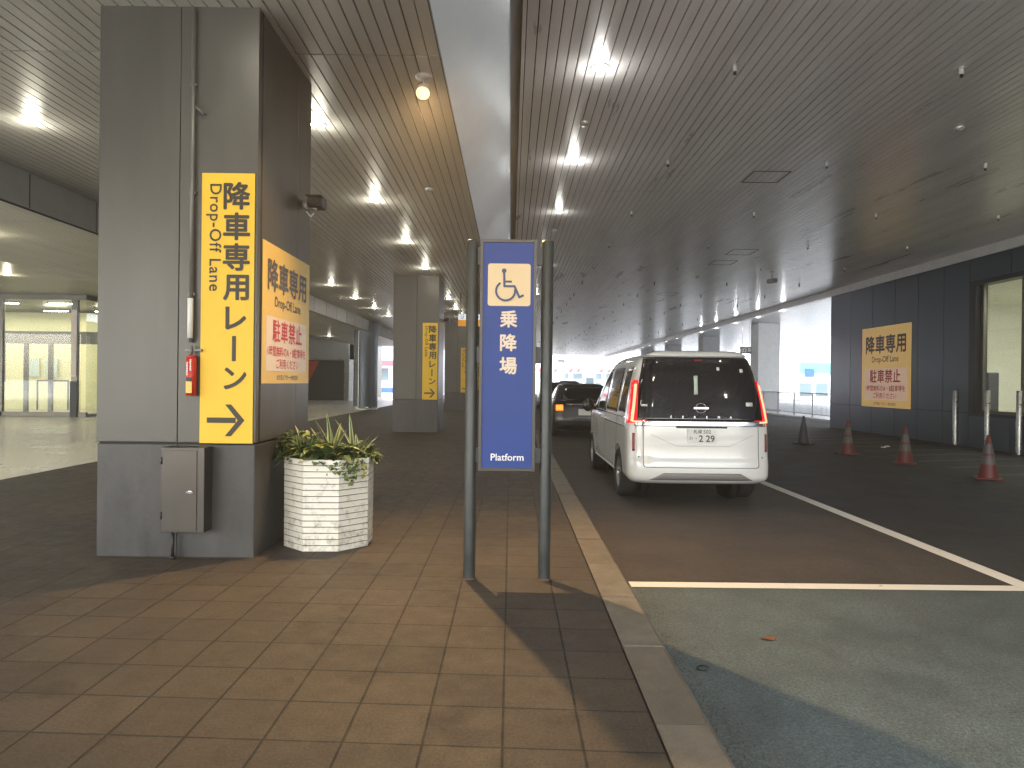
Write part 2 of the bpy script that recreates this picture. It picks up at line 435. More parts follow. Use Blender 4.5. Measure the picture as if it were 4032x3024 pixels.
# grit and moss where kerb meets road
bm = bmesh.new()
for i in range(1500):
    y = 2.0 + random.random() ** 1.6 * 9; x = .875 + abs(random.gauss(0, .06)); s = random.uniform(.002, .007)
    t = random.random() * 6.28
    pts = [(x + s * math.cos(t + k * 2.1), y + s * 1.3 * math.sin(t + k * 2.1), GZ + .0055 + (s * .8 if k == 0 else 0)) for k in range(3)]
    poly(bm, pts)
tag(obj('grit', bm, mat('grit', (.09, .075, .05), .9)), 'fine grit gathered in the gutter along the kerb', 'grit', kind='stuff')
# dead leaf + scrap
bm = bmesh.new(); pts = [(.045 * math.cos(t) * (1 + .25 * math.sin(3 * t)), .03 * math.sin(t), .008 + .006 * math.sin(2 * t)) for t in [i * .628 for i in range(10)]]
poly(bm, pts); o = obj('dead_leaf', bm, mat('dead_leaf', (.16, .07, .03), .8)); o.location = (1.49, 4.06, GZ + .004); tag(o, 'dry brown fallen leaf on the blue green bay coating', 'leaf')
bm = bmesh.new(); pts = [Vector((.03 * math.cos(t) * (1 + .2 * math.sin(2 * t)), .03 * math.sin(t), .006)) for t in [i * .5 for i in range(12)]]
tube(bm, pts, .003, 6); o = obj('wire_scrap', bm, M['black']); o.location = (1.0, 3.63, GZ + .004); tag(o, 'small curled black scrap on the bay coating near the kerb', 'scrap')

# ------------------------------------------------------------------ setting: ceilings
def slat_ceiling(name, x0, x1, y0, y1, z, pitch, m, mod=6.45, yoff=6.05, edge=.0, flip=False):
    bm = bmesh.new(); t = .10
    box(bm, x0, x1, y0, y1, z + .022, z + t, 1)
    ys = []; k = math.floor((y0 - yoff) / mod)
    while yoff + k * mod < y1:
        ys.append((max(y0, yoff + k * mod), min(y1, yoff + (k + 1) * mod))); k += 1
    n = int((x1 - x0 - edge) / pitch)
    for a, b_ in ys:
        if b_ - a < .1: continue
        g = .013 if a < 15 else .018
        for i in range(n + 1):
            if flip: xa = x1 - edge - (i + 1) * pitch; xb = xa + pitch
            else: xa = x0 + edge + i * pitch; xb = xa + pitch
            xa, xb = max(xa, x0) + g / 2, min(xb, x1) - g / 2
            if xb - xa < .02: continue
            q_ = .0004 if a < 20 else .0001; d0, d1 = random.gauss(0, q_), random.gauss(0, q_); da = random.gauss(0, q_ * 1.4)
            v = [bm.verts.new(p) for p in ((xa, a + .010, z + d0), (xb, a + .010, z + d1), (xb, b_ - .010, z + d1 + da), (xa, b_ - .010, z + d0 + da),
                                           (xa, a + .010, z + .022), (xb, a + .010, z + .022), (xb, b_ - .010, z + .022), (xa, b_ - .010, z + .022))]
            for q in ((3, 2, 1, 0), (0, 1, 5, 4), (1, 2, 6, 5), (2, 3, 7, 6), (3, 0, 4, 7)): bm.faces.new([v[j] for j in q])
        if edge:
            xa, xb = (x1 - edge + .003, x1) if flip else (x0, x0 + edge - .003)
            box(bm, xa, xb, a + .003, b_ - .003, z - .001, z + .03)
    o = obj(name, bm, [m, M['seam']]); tag(o, kind='structure'); return o
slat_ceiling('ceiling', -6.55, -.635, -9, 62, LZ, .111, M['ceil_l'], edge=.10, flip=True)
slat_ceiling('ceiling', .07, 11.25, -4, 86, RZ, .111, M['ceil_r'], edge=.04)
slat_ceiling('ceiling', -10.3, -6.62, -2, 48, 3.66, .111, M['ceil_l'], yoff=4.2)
slat_ceiling('ceiling', 11.56, 21, 26.5, 74, 4.62, .222, mat('ceiling_pale', (.55, .56, .56), .3, .4))
bm = bmesh.new(); box(bm, -32, -10.36, 2, 48, LZ, LZ + .1)
bf = bmesh.new(); box(bf, -6.6, -6.56, -2, 62, 3.60, 4.2); tag(obj('ceiling_fascia', bf, mat('fascia_grey', (.26, .255, .23), .45, .2, var=.08)), kind='structure')
tag(obj('ceiling', bm, mat('smooth_ceiling', (.30, .29, .26), .4, .3, var=.1, vscale=.7)), kind='structure')
# seams and hangers on the fascia
bm = bmesh.new(); k = 0; y = 5.0
while y < 48:
    box(bm, -6.558, -6.553, y, y + .015, 3.62, 4.09); y += 1.55
box(bm, -6.565, -6.548, -2, 48, 3.585, 3.61)
tag(obj('ceiling_fascia_seam', bm, M['seam']), kind='structure')
# canopy roof over left building so no sky leaks in, and the right dropped beam
bm = bmesh.new(); box(bm, 11.25, 11.55, -9, 86, 4.48, 4.80); tag(obj('ceiling_beam', bm, M['trim']), kind='structure')
# sloped white fascia rising above the open slot
bm = bmesh.new(); y = -9
ang = 1.0
while y < 80:
    y2 = y + 3.22
    for (a, b_) in ((y + .004, y2 - .004),):
        p = [(-.64, a, LZ + .03), (1.5, a, LZ + .03 + 2.14 * ang), (1.5, b_, LZ + .03 + 2.14 * ang), (-.64, b_, LZ + .03)]
        poly(bm, p); poly(bm, [(x - .02, yy, z + .04) for x, yy, z in p][::-1])
    y = y2
tag(obj('sloped_fascia', bm, M['white_metal']), kind='structure')
bm = bmesh.new(); box(bm, -.638, -.630, -9, 62, LZ - .004, LZ + .13); box(bm, .062, .069, -9, 86, RZ - .004, RZ + .13)
tag(obj('ceiling_edge_trim', bm, M['dark_metal']), kind='structure')
# rear wall side of canopy (behind the right ceiling) for support of the upper storey
ORD = ['first', 'second', 'third', 'fourth', 'fifth', 'sixth', 'seventh', 'eighth', 'ninth', 'tenth', 'eleventh', 'twelfth', 'thirteenth',
       'fourteenth', 'fifteenth', 'sixteenth', 'seventeenth', 'eighteenth', 'nineteenth', 'twentieth', 'twenty-first', 'twenty-second', 'twenty-third', 'twenty-fourth', 'twenty-fifth']
# ceiling sprinkler-like fittings in their grid
def make_fitting():
    t = thing('ceiling_fitting', 'x', 'ceiling fitting')
    bm = bmesh.new(); cyl(bm, (0, 0, 0), (0, 0, -.012), .05, n=16); cyl(bm, (0, 0, -.012), (0, 0, -.12), .036, .040, n=16)
    obj('body', bm, M['white_plastic'], t)
    bm = bmesh.new(); cyl(bm, (0, 0, -.12), (0, 0, -.155), .028, .022, n=16); cyl(bm, (0, 0, -.155), (0, 0, -.165), .030, n=16)
    obj('nozzle', bm, M['black'], t)
    return t
def make_fitting_far():
    bm = bmesh.new(); cyl(bm, (0, 0, 0), (0, 0, -.17), .032, n=8); cyl(bm, (0, 0, 0), (0, 0, -.01), .05, n=8)
    return obj('ceiling_fitting', bm, M['dark_metal'])
f0 = make_fitting(); f1 = make_fitting_far(); f0.scale = (.62, .62, .62); f1.scale = (.6, .6, .66); u0 = u1 = False
for j in range(23):
    for i in range(4):
        y = 7.5 + 3.2 * j
        if j < 5:
            o = copy_tree(f0) if u0 else f0; u0 = True
        else:
            if u1: o = f1.copy(); C.objects.link(o)
            else: o = f1
            u1 = True
        o.location = (2.33 + 2.395 * i, y, RZ)
        tag(o, f'small ceiling fitting, {ORD[i]} from the pale slot, in the {ORD[j]} row ahead', 'ceiling fitting', 'small fittings in a grid on the slatted ceiling')
# disc sensors
def sensor(x, y, z, label):
    bm = bmesh.new(); lathe(bm, [(.001, -.055), (.035, -.052), (.055, -.03), (.062, -.008), (.062, 0)], 20)
    o = obj('ceiling_sensor', bm, M['ring']); o.location = (x, y, z); tag(o, label, 'sensor', 'round ceiling sensors')
sensor(.92, 9.2, RZ, 'round grey sensor between the two nearest white downlights')
sensor(5.79, 9.22, RZ, 'round grey sensor high at the right, between rows of fittings')
sensor(.93, 15.7, RZ, 'round dark sensor past the greenish downlight')
sensor(5.8, 22.2, RZ, 'small round sensor in the middle distance beside the hanging camera')
sensor(-5.0, 12.6, LZ, 'flat sensor left of the big column near the stepped fascia')
sensor(-1.2, 10.2, LZ, 'flat sensor on the left ceiling between warm spot and slot')
# access hatches (frames lying just under the slats)
for (x0, x1, y0, y1, lab) in ((3.8, 4.4, 11.2, 11.84, 'nearest square access hatch outlined in the right ceiling'), (5.52, 6.15, 17.67, 18.44, 'second access hatch in the right ceiling, mid distance'),
                              (5.52, 6.15, 19.3, 20.0, 'third access hatch just behind the second one'), (5.5, 6.15, 26.2, 26.9, 'farthest access hatch in the right ceiling')):
    bm = bmesh.new(); w = .022; z0, z1 = RZ - .006, RZ - .001
    box(bm, x0, x1, y0, y0 + w, z0, z1); box(bm, x0, x1, y1 - w, y1, z0, z1); box(bm, x0, x0 + w, y0 + w, y1 - w, z0, z1); box(bm, x1 - w, x1, y0 + w, y1 - w, z0, z1)
    tag(obj('access_hatch', bm, M['dark_metal']), lab, 'hatch', 'ceiling access hatches')

# ------------------------------------------------------------------ lamps
GLOW = .17
def downlight(x, y, z, label, disc='led', r=.075, power=0, col=(1, .93, .78), size=125, group='recessed round downlights'):
    t = thing('ceiling_downlight', label, 'downlight', (x, y, z), group=group)
    bm = bmesh.new(); lathe(bm, [(r + .022, .004), (r + .022, -.006), (r + .004, -.010), (r, -.004)], 32); obj('trim_ring', bm, M['ring'], t)
    bm = bmesh.new(); lathe(bm, [(r, -.004), (.001, -.004)], 32); bmesh.ops.reverse_faces(bm, faces=bm.faces); obj('lamp_disc', bm, M[disc], t)
    if power and y < 47:
        L = bpy.data.lights.new('downlight_beam', 'SPOT'); L.energy = power; L.color = col; L.spot_size = R(size); L.spot_blend = .8
        L.shadow_soft_size = .07; o = bpy.data.objects.new('downlight_beam', L); C.objects.link(o); o.parent = t; o.location = (0, 0, -.03)
        L = bpy.data.lights.new('downlight_halo_fill', 'POINT'); L.energy = power * GLOW; L.color = col; L.shadow_soft_size = .06  # point light added below the lamp, puts a halo on the ceiling
        o = bpy.data.objects.new('downlight_halo_fill', L); C.objects.link(o); o.parent = t; o.location = (0, 0, -.14)
    return t
PW = 58
for k in range(8):
    y = 7.70 + 3.225 * k
    if k not in (4,):
        downlight(-2.12, y, LZ, f'white downlight in the row along the columns, {ORD[k]} lamp past the big column', power=PW if k < 6 else 60, col=(1, .945, .78))
for k in range(8):
    y = 7.74 + 3.225 * k
    if k in (1, 2, 3): continue
    downlight(-5.24, y, LZ, f'white downlight in the row beside the stepped fascia, {ORD[k]} place', power=PW if k < 6 else 60, col=(1, .945, .78))
for k, y in enumerate((1.28, 4.5)):
    downlight(-2.12, y, LZ, ['downlight overhead behind the viewer on the left ceiling', 'downlight right in front of the big column top'][k], power=[26, 34][k], col=(1, .945, .78))
downlight(-5.24, 4.5, LZ, 'downlight left of the big column just above the frame', power=60, col=(1, .945, .78))
for k in range(9):
    y = 7.6 + 3.22 * k
    if k > 2 and k % 2: continue
    downlight(.92, y, RZ, f'white downlight along the slot edge of the right ceiling, {ORD[k]} place', disc='led_green' if k == 2 else 'led', power=[55, 55, 30][min(k, 2)], col=(1, .97, .90), r=.085)
# warm adjustable spots hung near the slot, one ahead (lit) and one behind the viewer
def warm_spot(x, y, z, label, power, target):
    t = thing('hanging_spotlight', label, 'spotlight', (x, y, z), group='warm hanging spotlights')
    bm = bmesh.new(); lathe(bm, [(.001, 0), (.075, 0), (.075, -.02), (.02, -.03), (.001, -.03)], 24); cyl(bm, (0, 0, -.02), (0, 0, -.10), .012, n=10); obj('mount', bm, M['ring'], t)
    bm = bmesh.new(); lathe(bm, [(.001, -.09), (.04, -.09), (.062, -.12), (.066, -.20), (.060, -.20)], 24); bmesh.ops.rotate(bm, verts=bm.verts, cent=(0, 0, -.12), matrix=Matrix.Rotation(R(-42), 3, 'X')); obj('lamp_head', bm, M['ring'], t)
    bm = bmesh.new(); lathe(bm, [(.060, -.198), (.04, -.207), (.001, -.212)], 24); bmesh.ops.reverse_faces(bm, faces=bm.faces); bmesh.ops.rotate(bm, verts=bm.verts, cent=(0, 0, -.12), matrix=Matrix.Rotation(R(-42), 3, 'X')); obj('lens', bm, M['led_warm'], t)
    L = bpy.data.lights.new('spot_beam', 'SPOT'); L.energy = power; L.color = (1, .61, .25); L.spot_size = R(120 if y > 3 else 112); L.spot_blend = .9; L.shadow_soft_size = .035
    o = bpy.data.objects.new('spot_beam', L); C.objects.link(o); o.parent = t; o.location = (0, -.085, -.215)
    d = Vector(target) - Vector((x, y, z - .24)); o.rotation_euler = d.to_track_quat('-Z', 'Y').to_euler()
    return t
warm_spot(-.82, 6.45, LZ, 'warm yellow spotlight hanging by the pale slot ahead', 880, (.4, 4.0, 0))
warm_spot(-.82, -.3, LZ, 'warm spotlight hanging by the slot behind the viewer', 150, (1.2, 5, .3))
for k, (y) in enumerate((29.8, 32.8, 36.1, 39.5, 42.6, 48.9, 52.1, 58.4, 61.3, 64.6, 67.5)):
    downlight(11.4, y, 4.478, f'bright downlight under the long beam, {ORD[k]} from the slate wall', r=.09, power=75, col=(.95, .98, 1), group='downlights under the right beam')
for (x, y) in ((5.2, 2.0), (.92, 1.2), (.92, 4.4)):  # the one above the bay is added to brighten the right side
    downlight(x, y, RZ, {(9.0, 4.6): 'downlight overhead right, just outside the picture before the slate wall', (5.2, 2.0): 'added downlight overhead above the bay, out of view, brightening the right side', (9.0, -2): 'downlight behind the viewer at the far right',
        (.92, 1.2): 'downlight over the kerb behind the viewer', (.92, 4.4): 'downlight over the kerb just above the frame'}[(x, y)], power=40 if x > 3 else 45, col=(1, .93, .78), r=.085)
downlight(15.47, 42.6, 4.618, 'single downlight beyond the pale columns at the right', r=.09)
downlight(-13.7, 19.3, LZ, 'downlight near the glazed entrance at the left edge', power=150, col=(1, .9, .62), r=.09)
downlight(-9.6, 37.5, 3.655, 'small downlight in front of the roller shutter', power=60, col=(1, .95, .8))
downlight(-8.6, 11.5, 3.655, 'downlight in the lower slatted ceiling hidden by the big column', power=110, col=(1, .9, .62))
downlight(-8.6, 24, 3.655, 'downlight in the lower slatted ceiling far behind the column', power=110, col=(1, .9, .62))

# ------------------------------------------------------------------ signs on the columns
def lane_sign(M4, label, group='vertical yellow lane signs'):
    t = thing('lane_sign', label, 'sign', matrix=M4, group=group)      # local: x 0..0.395, y 0..2.01
    obj('panel', B(0, .395, 0, 2.01, .002, .010), M['yellow'], t, bevel=.002)
    bms = []
    for i, ch in enumerate('降車専用レ'):
        bms.append(bold_text(ch, .212, .262, 1.842 - .2275 * i, z=.0125, w=.027))
    b = bmesh.new(); poly(b, [(.236, .612, .0125), (.266, .612, .0125), (.266, .800, .0125), (.236, .800, .0125)][::1]); bms.append(b)
    bms.append(bold_text('ン', .205, .262, .484, z=.0125, w=.025))
    obj('lettering', merge(bms), M['ink'], t)
    obj('english_lettering', bold_text('Drop-Off Lane', .122, .092, 1.53, z=.0125, w=.010, rot=R(-90), spacing=1.10), M['ink'], t)
    b = bmesh.new()
    poly(b, [(.055, .152, .0125), (.27, .152, .0125), (.27, .192, .0125), (.055, .192, .0125)])
    for s in (1, -1):
        q = [(.19, .172 + s * .118), (.235, .172 + s * .118), (.335, .172), (.285, .172)]
        poly(b, [(x, y, .0127) for x, y in (q if s < 0 else q[::-1])])
    obj('arrow', b, M['ink'], t)
    return t
def poster(M4, label, s=1.0, yel='yellow_pale'):
    t = thing('lane_poster', label, 'poster', matrix=M4 @ Matrix.Scale(s, 4), group='drop off lane posters')  # local: 1.25 x 1.10
    W, H = 1.25, 1.10
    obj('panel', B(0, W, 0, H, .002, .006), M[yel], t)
    obj('white_field', B(.09, W - .09, .10, .53, .0062, .0075), M['pink_white_glow' if s > 1 else 'poster_white'], t)
    obj('title_lettering', bold_text('降車専用', .262, W / 2, H * .78, z=.009, w=.024, spacing=1.04), M['ink_blue'], t)
    obj('english_lettering', text_mesh('Drop-Off Lane', .115, W / 2, H * .585, z=.009, bold=.006), M['ink_blue'], t)
    b = merge([bold_text('駐車禁止', .19, W / 2, H * .385, z=.009, w=.018, spacing=1.10), text_mesh('1時間無料のA・B駐車場を', .088, W / 2, H * .235, z=.009, bold=.012),
               text_mesh('ご利用ください', .088, W / 2, H * .145, z=.009, bold=.012)])
    obj('red_lettering', b, M['red_ink'], t)
    obj('footer_lettering', text_mesh('北海道エアポート株式会社', .048, W / 2, H * .045, z=.009, bold=.006), M['ink_blue'], t)
    return t

def column(x0, x1, y0, y1, z1, label, front_seam=None):
    t = thing('column', label, 'column', ((x0 + x1) / 2, (y0 + y1) / 2, 0), group='square dark panelled columns')
    w, d = (x1 - x0) / 2, (y1 - y0) / 2
    obj('base_panel', B(-w + .004, w - .004, -d + .004, d - .004, -.05, .842), M['column_base'], t, bevel=.008)
    obj('shadow_gap', B(-w + .015, w - .015, -d + .015, d - .015, .842, .856), M['seam'], t)
    fs = front_seam if front_seam is not None else 0
    bm = bmesh.new(); g = .003                      # cladding panels with thin reveals
    box(bm, -w, fs - g, -d, -d + .06, .856, z1); box(bm, fs + g, w, -d, -d + .06, .856, z1)
    box(bm, -w, w, -d + .062, -d + .10, .857, z1, 1)
    box(bm, w - .06, w - .001, -d + .1, .30 - g, .856, z1); box(bm, w - .06, w - .001, .30 + g, d, .856, z1)
    box(bm, -w, -w + .06, -d + .1, d, .856, z1); box(bm, -w + .06, w - .062, d - .05, d, .856, z1)
    box(bm, w - .09, w - .062, -d + .1, d - .05, .856, z1, 1)
    obj('cladding', bm, [M['column'], M['seam']], t, bevel=.003)
    bm = bmesh.new(); box(bm, fs - .003, fs + .003, -d - .0005, -d + .006, 0, .842); obj('base_joint', bm, M['seam'], t)
    return t
column(-3.085, -1.90, 5.30, 6.68, LZ + .02, 'nearest big square column of dark metal panels, behind the steel cabinet', .01)
column(-3.09, -1.90, 18.6, 20.0, LZ + .02, 'second dark square column, midway between nearest column and blue sign', .02)
column(-2.98, -1.84, 32.0, 33.4, LZ + .02, 'third dark square column, half hidden behind the left sign post', 0)
column(-2.98, -1.84, 45.3, 46.7, LZ + .02, 'farthest dark square column behind the blue sign', 0)
lane_sign(frame((-2.312, 5.298, .852), 'front'), 'nearest tall yellow drop off lane sign on the big column')
lane_sign(frame((-2.315, 18.598, .852), 'front'), 'yellow drop off lane sign on the second column')
lane_sign(frame((-2.25, 31.998, .852), 'front'), 'yellow lane sign on the third column, cut by the left post')
lane_sign(frame((-2.25, 45.298, .852), 'front'), 'farthest yellow lane sign, glimpsed beside the blue sign')
poster(frame((-1.899, 5.40, 1.30), 'plusx'), 'yellow drop off poster with white field on the side of the big column')

# cabinet
t = thing('electrical_cabinet', 'small stainless steel cabinet mounted low on the big column front', 'cabinet', (-2.375, 5.29, .21))
obj('housing', B(-.158, .158, -.13, .008, 0, .62), M['cabinet'], t, bevel=.004)
dr = obj('door', B(-.145, .105, -.137, -.1305, .015, .600), M['cabinet'], t, bevel=.002)
bm = bmesh.new(); cyl(bm, (.06, -.137, .30), (.06, -.147, .30), .013, n=14); box(bm, .035, .085, -.152, -.147, .292, .304); obj('handle', bm, M['chrome'], dr)
bm = bmesh.new()
for z in (.10, .5): cyl(bm, (-.150, -.139, z), (-.150, -.139, z + .05), .006, n=10)
obj('hinge', bm, M['dark_metal'], t)
bm = bmesh.new(); cyl(bm, (-.105, -.05, -.002), (-.105, -.05, -.205), .013, n=12); cyl(bm, (-.105, -.05, -.19), (-.105, -.05, -.209), .022, n=12); obj('conduit', bm, M['dark_metal'], t)
# conduit, white guard and red unit
bm = bmesh.new(); cyl(bm, (-2.375, 5.272, 1.60), (-2.375, 5.272, LZ - .02), .016, n=12)
for z in (1.95, 2.7, 3.5): box(bm, -2.398, -2.352, 5.268, 5.298, z, z + .02)
cyl(bm, (-2.375, 5.272, 3.36), (-2.29, 5.272, 3.29), .008, n=8)
tag(obj('conduit_pipe', bm, M['pipe'], smooth=False), 'thin grey conduit running up the front of the big column', 'pipe')
bm = bmesh.new(); box(bm, -2.393, -2.357, 5.250, 5.2545, 1.63, 1.925); cyl(bm, (-2.375, 5.258, 1.63), (-2.375, 5.258, 1.925), .020, n=14)
tag(obj('pipe_guard', bm, M['white_plastic']), 'white sleeve on the conduit above the red unit', 'pipe guard')
t = thing('alarm_unit', 'slim red unit with yellow label hanging beside the yellow sign', 'alarm', (-2.362, 5.29, 1.205))
bm = bmesh.new(); cyl(bm, (0, -.035, 0), (0, -.035, .28), .036, n=20); cyl(bm, (0, -.035, .28), (0, -.035, .30), .036, .02, n=20); obj('body', bm, M['red'], t)
obj('label', B(-.022, .022, -.0745, -.0725, .02, .105), M['label_yellow'], t)
bm = bmesh.new(); random.seed(3)
for cx_, z0_, z1_ in ((-.014, .150, .245), (.010, .185, .262)):
    z = z0_
    while z < z1_: hh = random.uniform(.007, .011); box(bm, cx_ - random.uniform(.004, .007), cx_ + random.uniform(.004, .007), -.0745, -.0725, z, z + hh); z += hh + .003
obj('marking', bm, M['poster_white'], t); obj('catch', B(-.018, .018, -.078, -.060, .108, .135), M['black'], t)
bm = bmesh.new(); box(bm, -.05, .07, -.03, .006, .33, .345); cyl(bm, (0, -.035, .30), (0, -.035, .37), .01, n=10); obj('bracket', bm, M['pipe'], t)

# security cameras
def cctv(loc, rz, label, s=1.0):
    t = thing('security_camera', label, 'camera', loc, (0, 0, rz), group='black security cameras')
    bm = bmesh.new(); cyl(bm, (0, 0, .03), (.05, 0, .03), .035, n=14); cyl(bm, (.04, 0, .03), (.12, 0, .0), .014, n=10); obj('bracket', bm, M['ring'], t)
    bm = bmesh.new(); box(bm, .06, .19, -.09, .09, .01, .09); bmesh.ops.bevel(bm, geom=bm.edges[:], offset=.015, segments=2); cyl(bm, (.125, -.09, .05), (.125, -.125, .05), .034, n=16); obj('housing', bm, M['black'], t)
    bm = bmesh.new(); box(bm, .055, .195, -.13, .07, .093, .10); obj('hood', bm, M['dark_metal'], t)
    bm = bmesh.new(); tube(bm, [(.03, 0, -.02), (.07, 0, -.07), (.09, .02, -.03)], .006); obj('cable', bm, M['white_plastic'], t)
    t.scale = (s, s, s); return t
cctv((-1.9, 6.45, 2.88), 0, 'black security camera high on the side of the big column')
cctv((-1.9, 19.6, 2.98), 0, 'small black security camera on the side of the second column')
t = thing('security_camera', 'grey security camera hanging from the right ceiling, mid distance', 'camera', (7.73, 21.1, RZ), (0, 0, R(20)), group='black security cameras')
bm = bmesh.new(); cyl(bm, (0, 0, 0), (0, 0, -.02), .07, n=16); cyl(bm, (0, 0, 0), (0, 0, -.22), .018, n=10); obj('bracket', bm, M['ring'], t)
bm = bmesh.new(); box(bm, -.07, .07, -.16, .14, -.34, -.22); bmesh.ops.bevel(bm, geom=bm.edges[:], offset=.02, segments=2); obj('housing', bm, M['grey_wall'], t)

# ------------------------------------------------------------------ blue platform sign
t = thing('platform_sign', 'tall blue platform sign with wheelchair symbol between two dark posts', 'sign', (0, 4.80, 0))
for x in (-.266, .240):
    bm = bmesh.new(); lathe(bm, [(.041, 0), (.041, 2.275), (.036, 2.288), (.001, 2.290)], 32); o = obj('post', bm, M['post'], t); o.location = (x, 0, 0)
    bm = bmesh.new(); lathe(bm, [(.047, .001), (.047, .006), (.0405, .010)], 28); q = obj('ground_collar', bm, mat('rust_collar', (.10, .055, .03), .8), o)
for z0, z1 in ((2.12, 2.24), (1.46, 1.57), (.79, .89)):
    obj('bracket', B(-.240, -.2125, -.02, .02, z0, z1), M['dark_metal'], t)
    obj('bracket', B(.1675, .212, -.02, .02, z0, z1), M['dark_metal'], t)
bm = bmesh.new(); x0, x1, z0, z1, w = -.212, .167, .735, 2.287, .020
box(bm, x0, x0 + w, -.045, .045, z0, z1); box(bm, x1 - w, x1, -.045, .045, z0, z1); box(bm, x0 + w, x1 - w, -.045, .045, z1 - w, z1); box(bm, x0 + w, x1 - w, -.045, .045, z0, z0 + w)
obj('frame', bm, M['sign_frame'], t, bevel=.0015)
pn = obj('panel', B(x0 + w, x1 - w, -.036, .036, z0 + w, z1 - w), M['blue'], t)
def on_sign(bm, y=-.036):   # sign plane (x, z) facing the camera
    bm.transform(Matrix(((1, 0, 0, 0), (0, 0, -1, y), (0, 1, 0, 0), (0, 0, 0, 1)))); return bm
bms = [bold_text(ch, .120, -.018, z, z=.002, w=.026) for ch, z in zip('乗降場', (1.755, 1.597, 1.442))]
obj('lettering', on_sign(merge(bms)), M['cream_text'], t)
obj('english_lettering', on_sign(bold_text('Platform', .066, -.018, .828, z=.002, w=.012)), M['white_text'], t)
def rrect(x0, x1, y0, y1, r, z, n=7):
    b = bmesh.new(); pts = []
    for cx, cy, a0 in ((x1 - r, y1 - r, 0), (x0 + r, y1 - r, 90), (x0 + r, y0 + r, 180), (x1 - r, y0 + r, 270)):
        for i in range(n): a = R(a0 + 90 * i / (n - 1)); pts.append((cx + r * math.cos(a), cy + r * math.sin(a), z))
    poly(b, pts); return b
pic = obj('pictogram_plate', on_sign(rrect(-.160, .126, 1.842, 2.126, .018, .002)), M['cream'], t)
b = bmesh.new(); ox, oz, k = -.160, 1.842, .286 / 360.    # symbol drawn on a 360 unit square
def S(px, py): return (ox + px * k, oz + (358 - py) * k)
stroke(b, [S(136, 62), S(140, 192), S(225, 192), S(266, 284), S(299, 268)], 19 * k, .0045)
stroke(b, [S(139, 153), S(198, 153)], 17 * k, .0060)
c = S(150, 232); pts = []
for a in range(126, 398, 8): pts.append((c[0] + 80 * k * math.cos(R(a)), c[1] + 80 * k * math.sin(R(a))))
stroke(b, pts[:-3], 17 * k, .0064)
cc = S(136, 62); poly(b, [(cc[0] + 20 * k * math.cos(a), cc[1] + 20 * k * math.sin(a), .0050) for a in [i * .3142 for i in range(20)]])
obj('wheelchair_symbol', on_sign(b), M['navy'], pic)

# ------------------------------------------------------------------ planter
PX, PY, PR = -1.475, 5.835, .358
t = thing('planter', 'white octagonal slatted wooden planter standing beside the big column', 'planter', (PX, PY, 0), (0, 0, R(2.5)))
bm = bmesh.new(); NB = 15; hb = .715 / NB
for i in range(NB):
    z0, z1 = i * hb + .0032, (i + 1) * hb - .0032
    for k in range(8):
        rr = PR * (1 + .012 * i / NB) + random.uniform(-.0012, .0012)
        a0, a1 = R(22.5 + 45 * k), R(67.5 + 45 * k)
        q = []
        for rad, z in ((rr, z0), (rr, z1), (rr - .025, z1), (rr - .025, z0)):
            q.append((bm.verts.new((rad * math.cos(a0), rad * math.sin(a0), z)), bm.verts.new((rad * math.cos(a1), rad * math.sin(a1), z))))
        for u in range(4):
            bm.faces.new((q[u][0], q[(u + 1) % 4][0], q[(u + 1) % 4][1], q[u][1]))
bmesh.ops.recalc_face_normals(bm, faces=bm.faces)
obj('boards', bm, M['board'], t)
bm = bmesh.new(); lathe(bm, [(PR - .010, .0), (PR - .012, .70), (PR - .03, .70), (PR - .03, .2)], 8); bmesh.ops.rotate(bm, verts=bm.verts, cent=(0, 0, 0), matrix=Matrix.Rotation(R(22.5), 3, 'Z'))
for f in bm.faces: f.smooth = False
obj('inner_lining', bm, mat('planter_gap', (.03, .027, .022), .9), t)
bm = bmesh.new(); poly(bm, [((PR - .03) * math.cos(a), (PR - .03) * math.sin(a), .67) for a in [R(22.5 + 45 * i) for i in range(8)]]); obj('soil', bm, M['soil'], t)
random.seed(21)
def blade(bm, base, az, el, length, width, droop, stripe=True):
    p = Vector(base); n = 9; d = Vector((math.cos(az) * math.cos(el), math.sin(az) * math.cos(el), math.sin(el)))
    side = Vector((-math.sin(az), math.cos(az), 0)); rows = []
    for i in range(n + 1):
        f = i / n; w = width * (math.sin(math.pi * min(1, .12 + f * .88)) ** .7) * (1 if f < .999 else .05)
        nr = side.cross(d).normalized() * .25
        rows.append([bm.verts.new(p + side * w * s - nr * (-abs(s)) * w) for s in (-1, -.45, .45, 1)])
        d = (d + Vector((0, 0, -droop / n))).normalized(); p = p + d * (length / n)
    for a, b_ in zip(rows, rows[1:]):
        for j in range(3):
            fc = bm.faces.new((a[j], a[j + 1], b_[j + 1], b_[j])); fc.smooth = True; fc.material_index = 0 if j == 1 else 1
def leaf(bm, c, d, up, L, W, mi=0, cup=.2):
    d = d.normalized(); s = d.cross(up).normalized(); u = s.cross(d)
    prof = [(0, 0), (.18, .62), (.42, 1), (.7, .72), (.9, .3), (1, 0)]
    mid = [bm.verts.new(c + d * L * f + u * L * (-.25 * f * f)) for f, _ in prof]
    for sg in (-1, 1):
        ed = [bm.verts.new(c + d * L * f + s * sg * W * .5 * w + u * (L * (-.25 * f * f) + cup * W * w)) for f, w in prof]
        for i in range(len(prof) - 1):
            vs = [mid[i], mid[i + 1], ed[i + 1], ed[i]]
            try:
                fc = bm.faces.new(vs if sg > 0 else vs[::-1]); fc.material_index = mi; fc.smooth = True
            except ValueError: pass
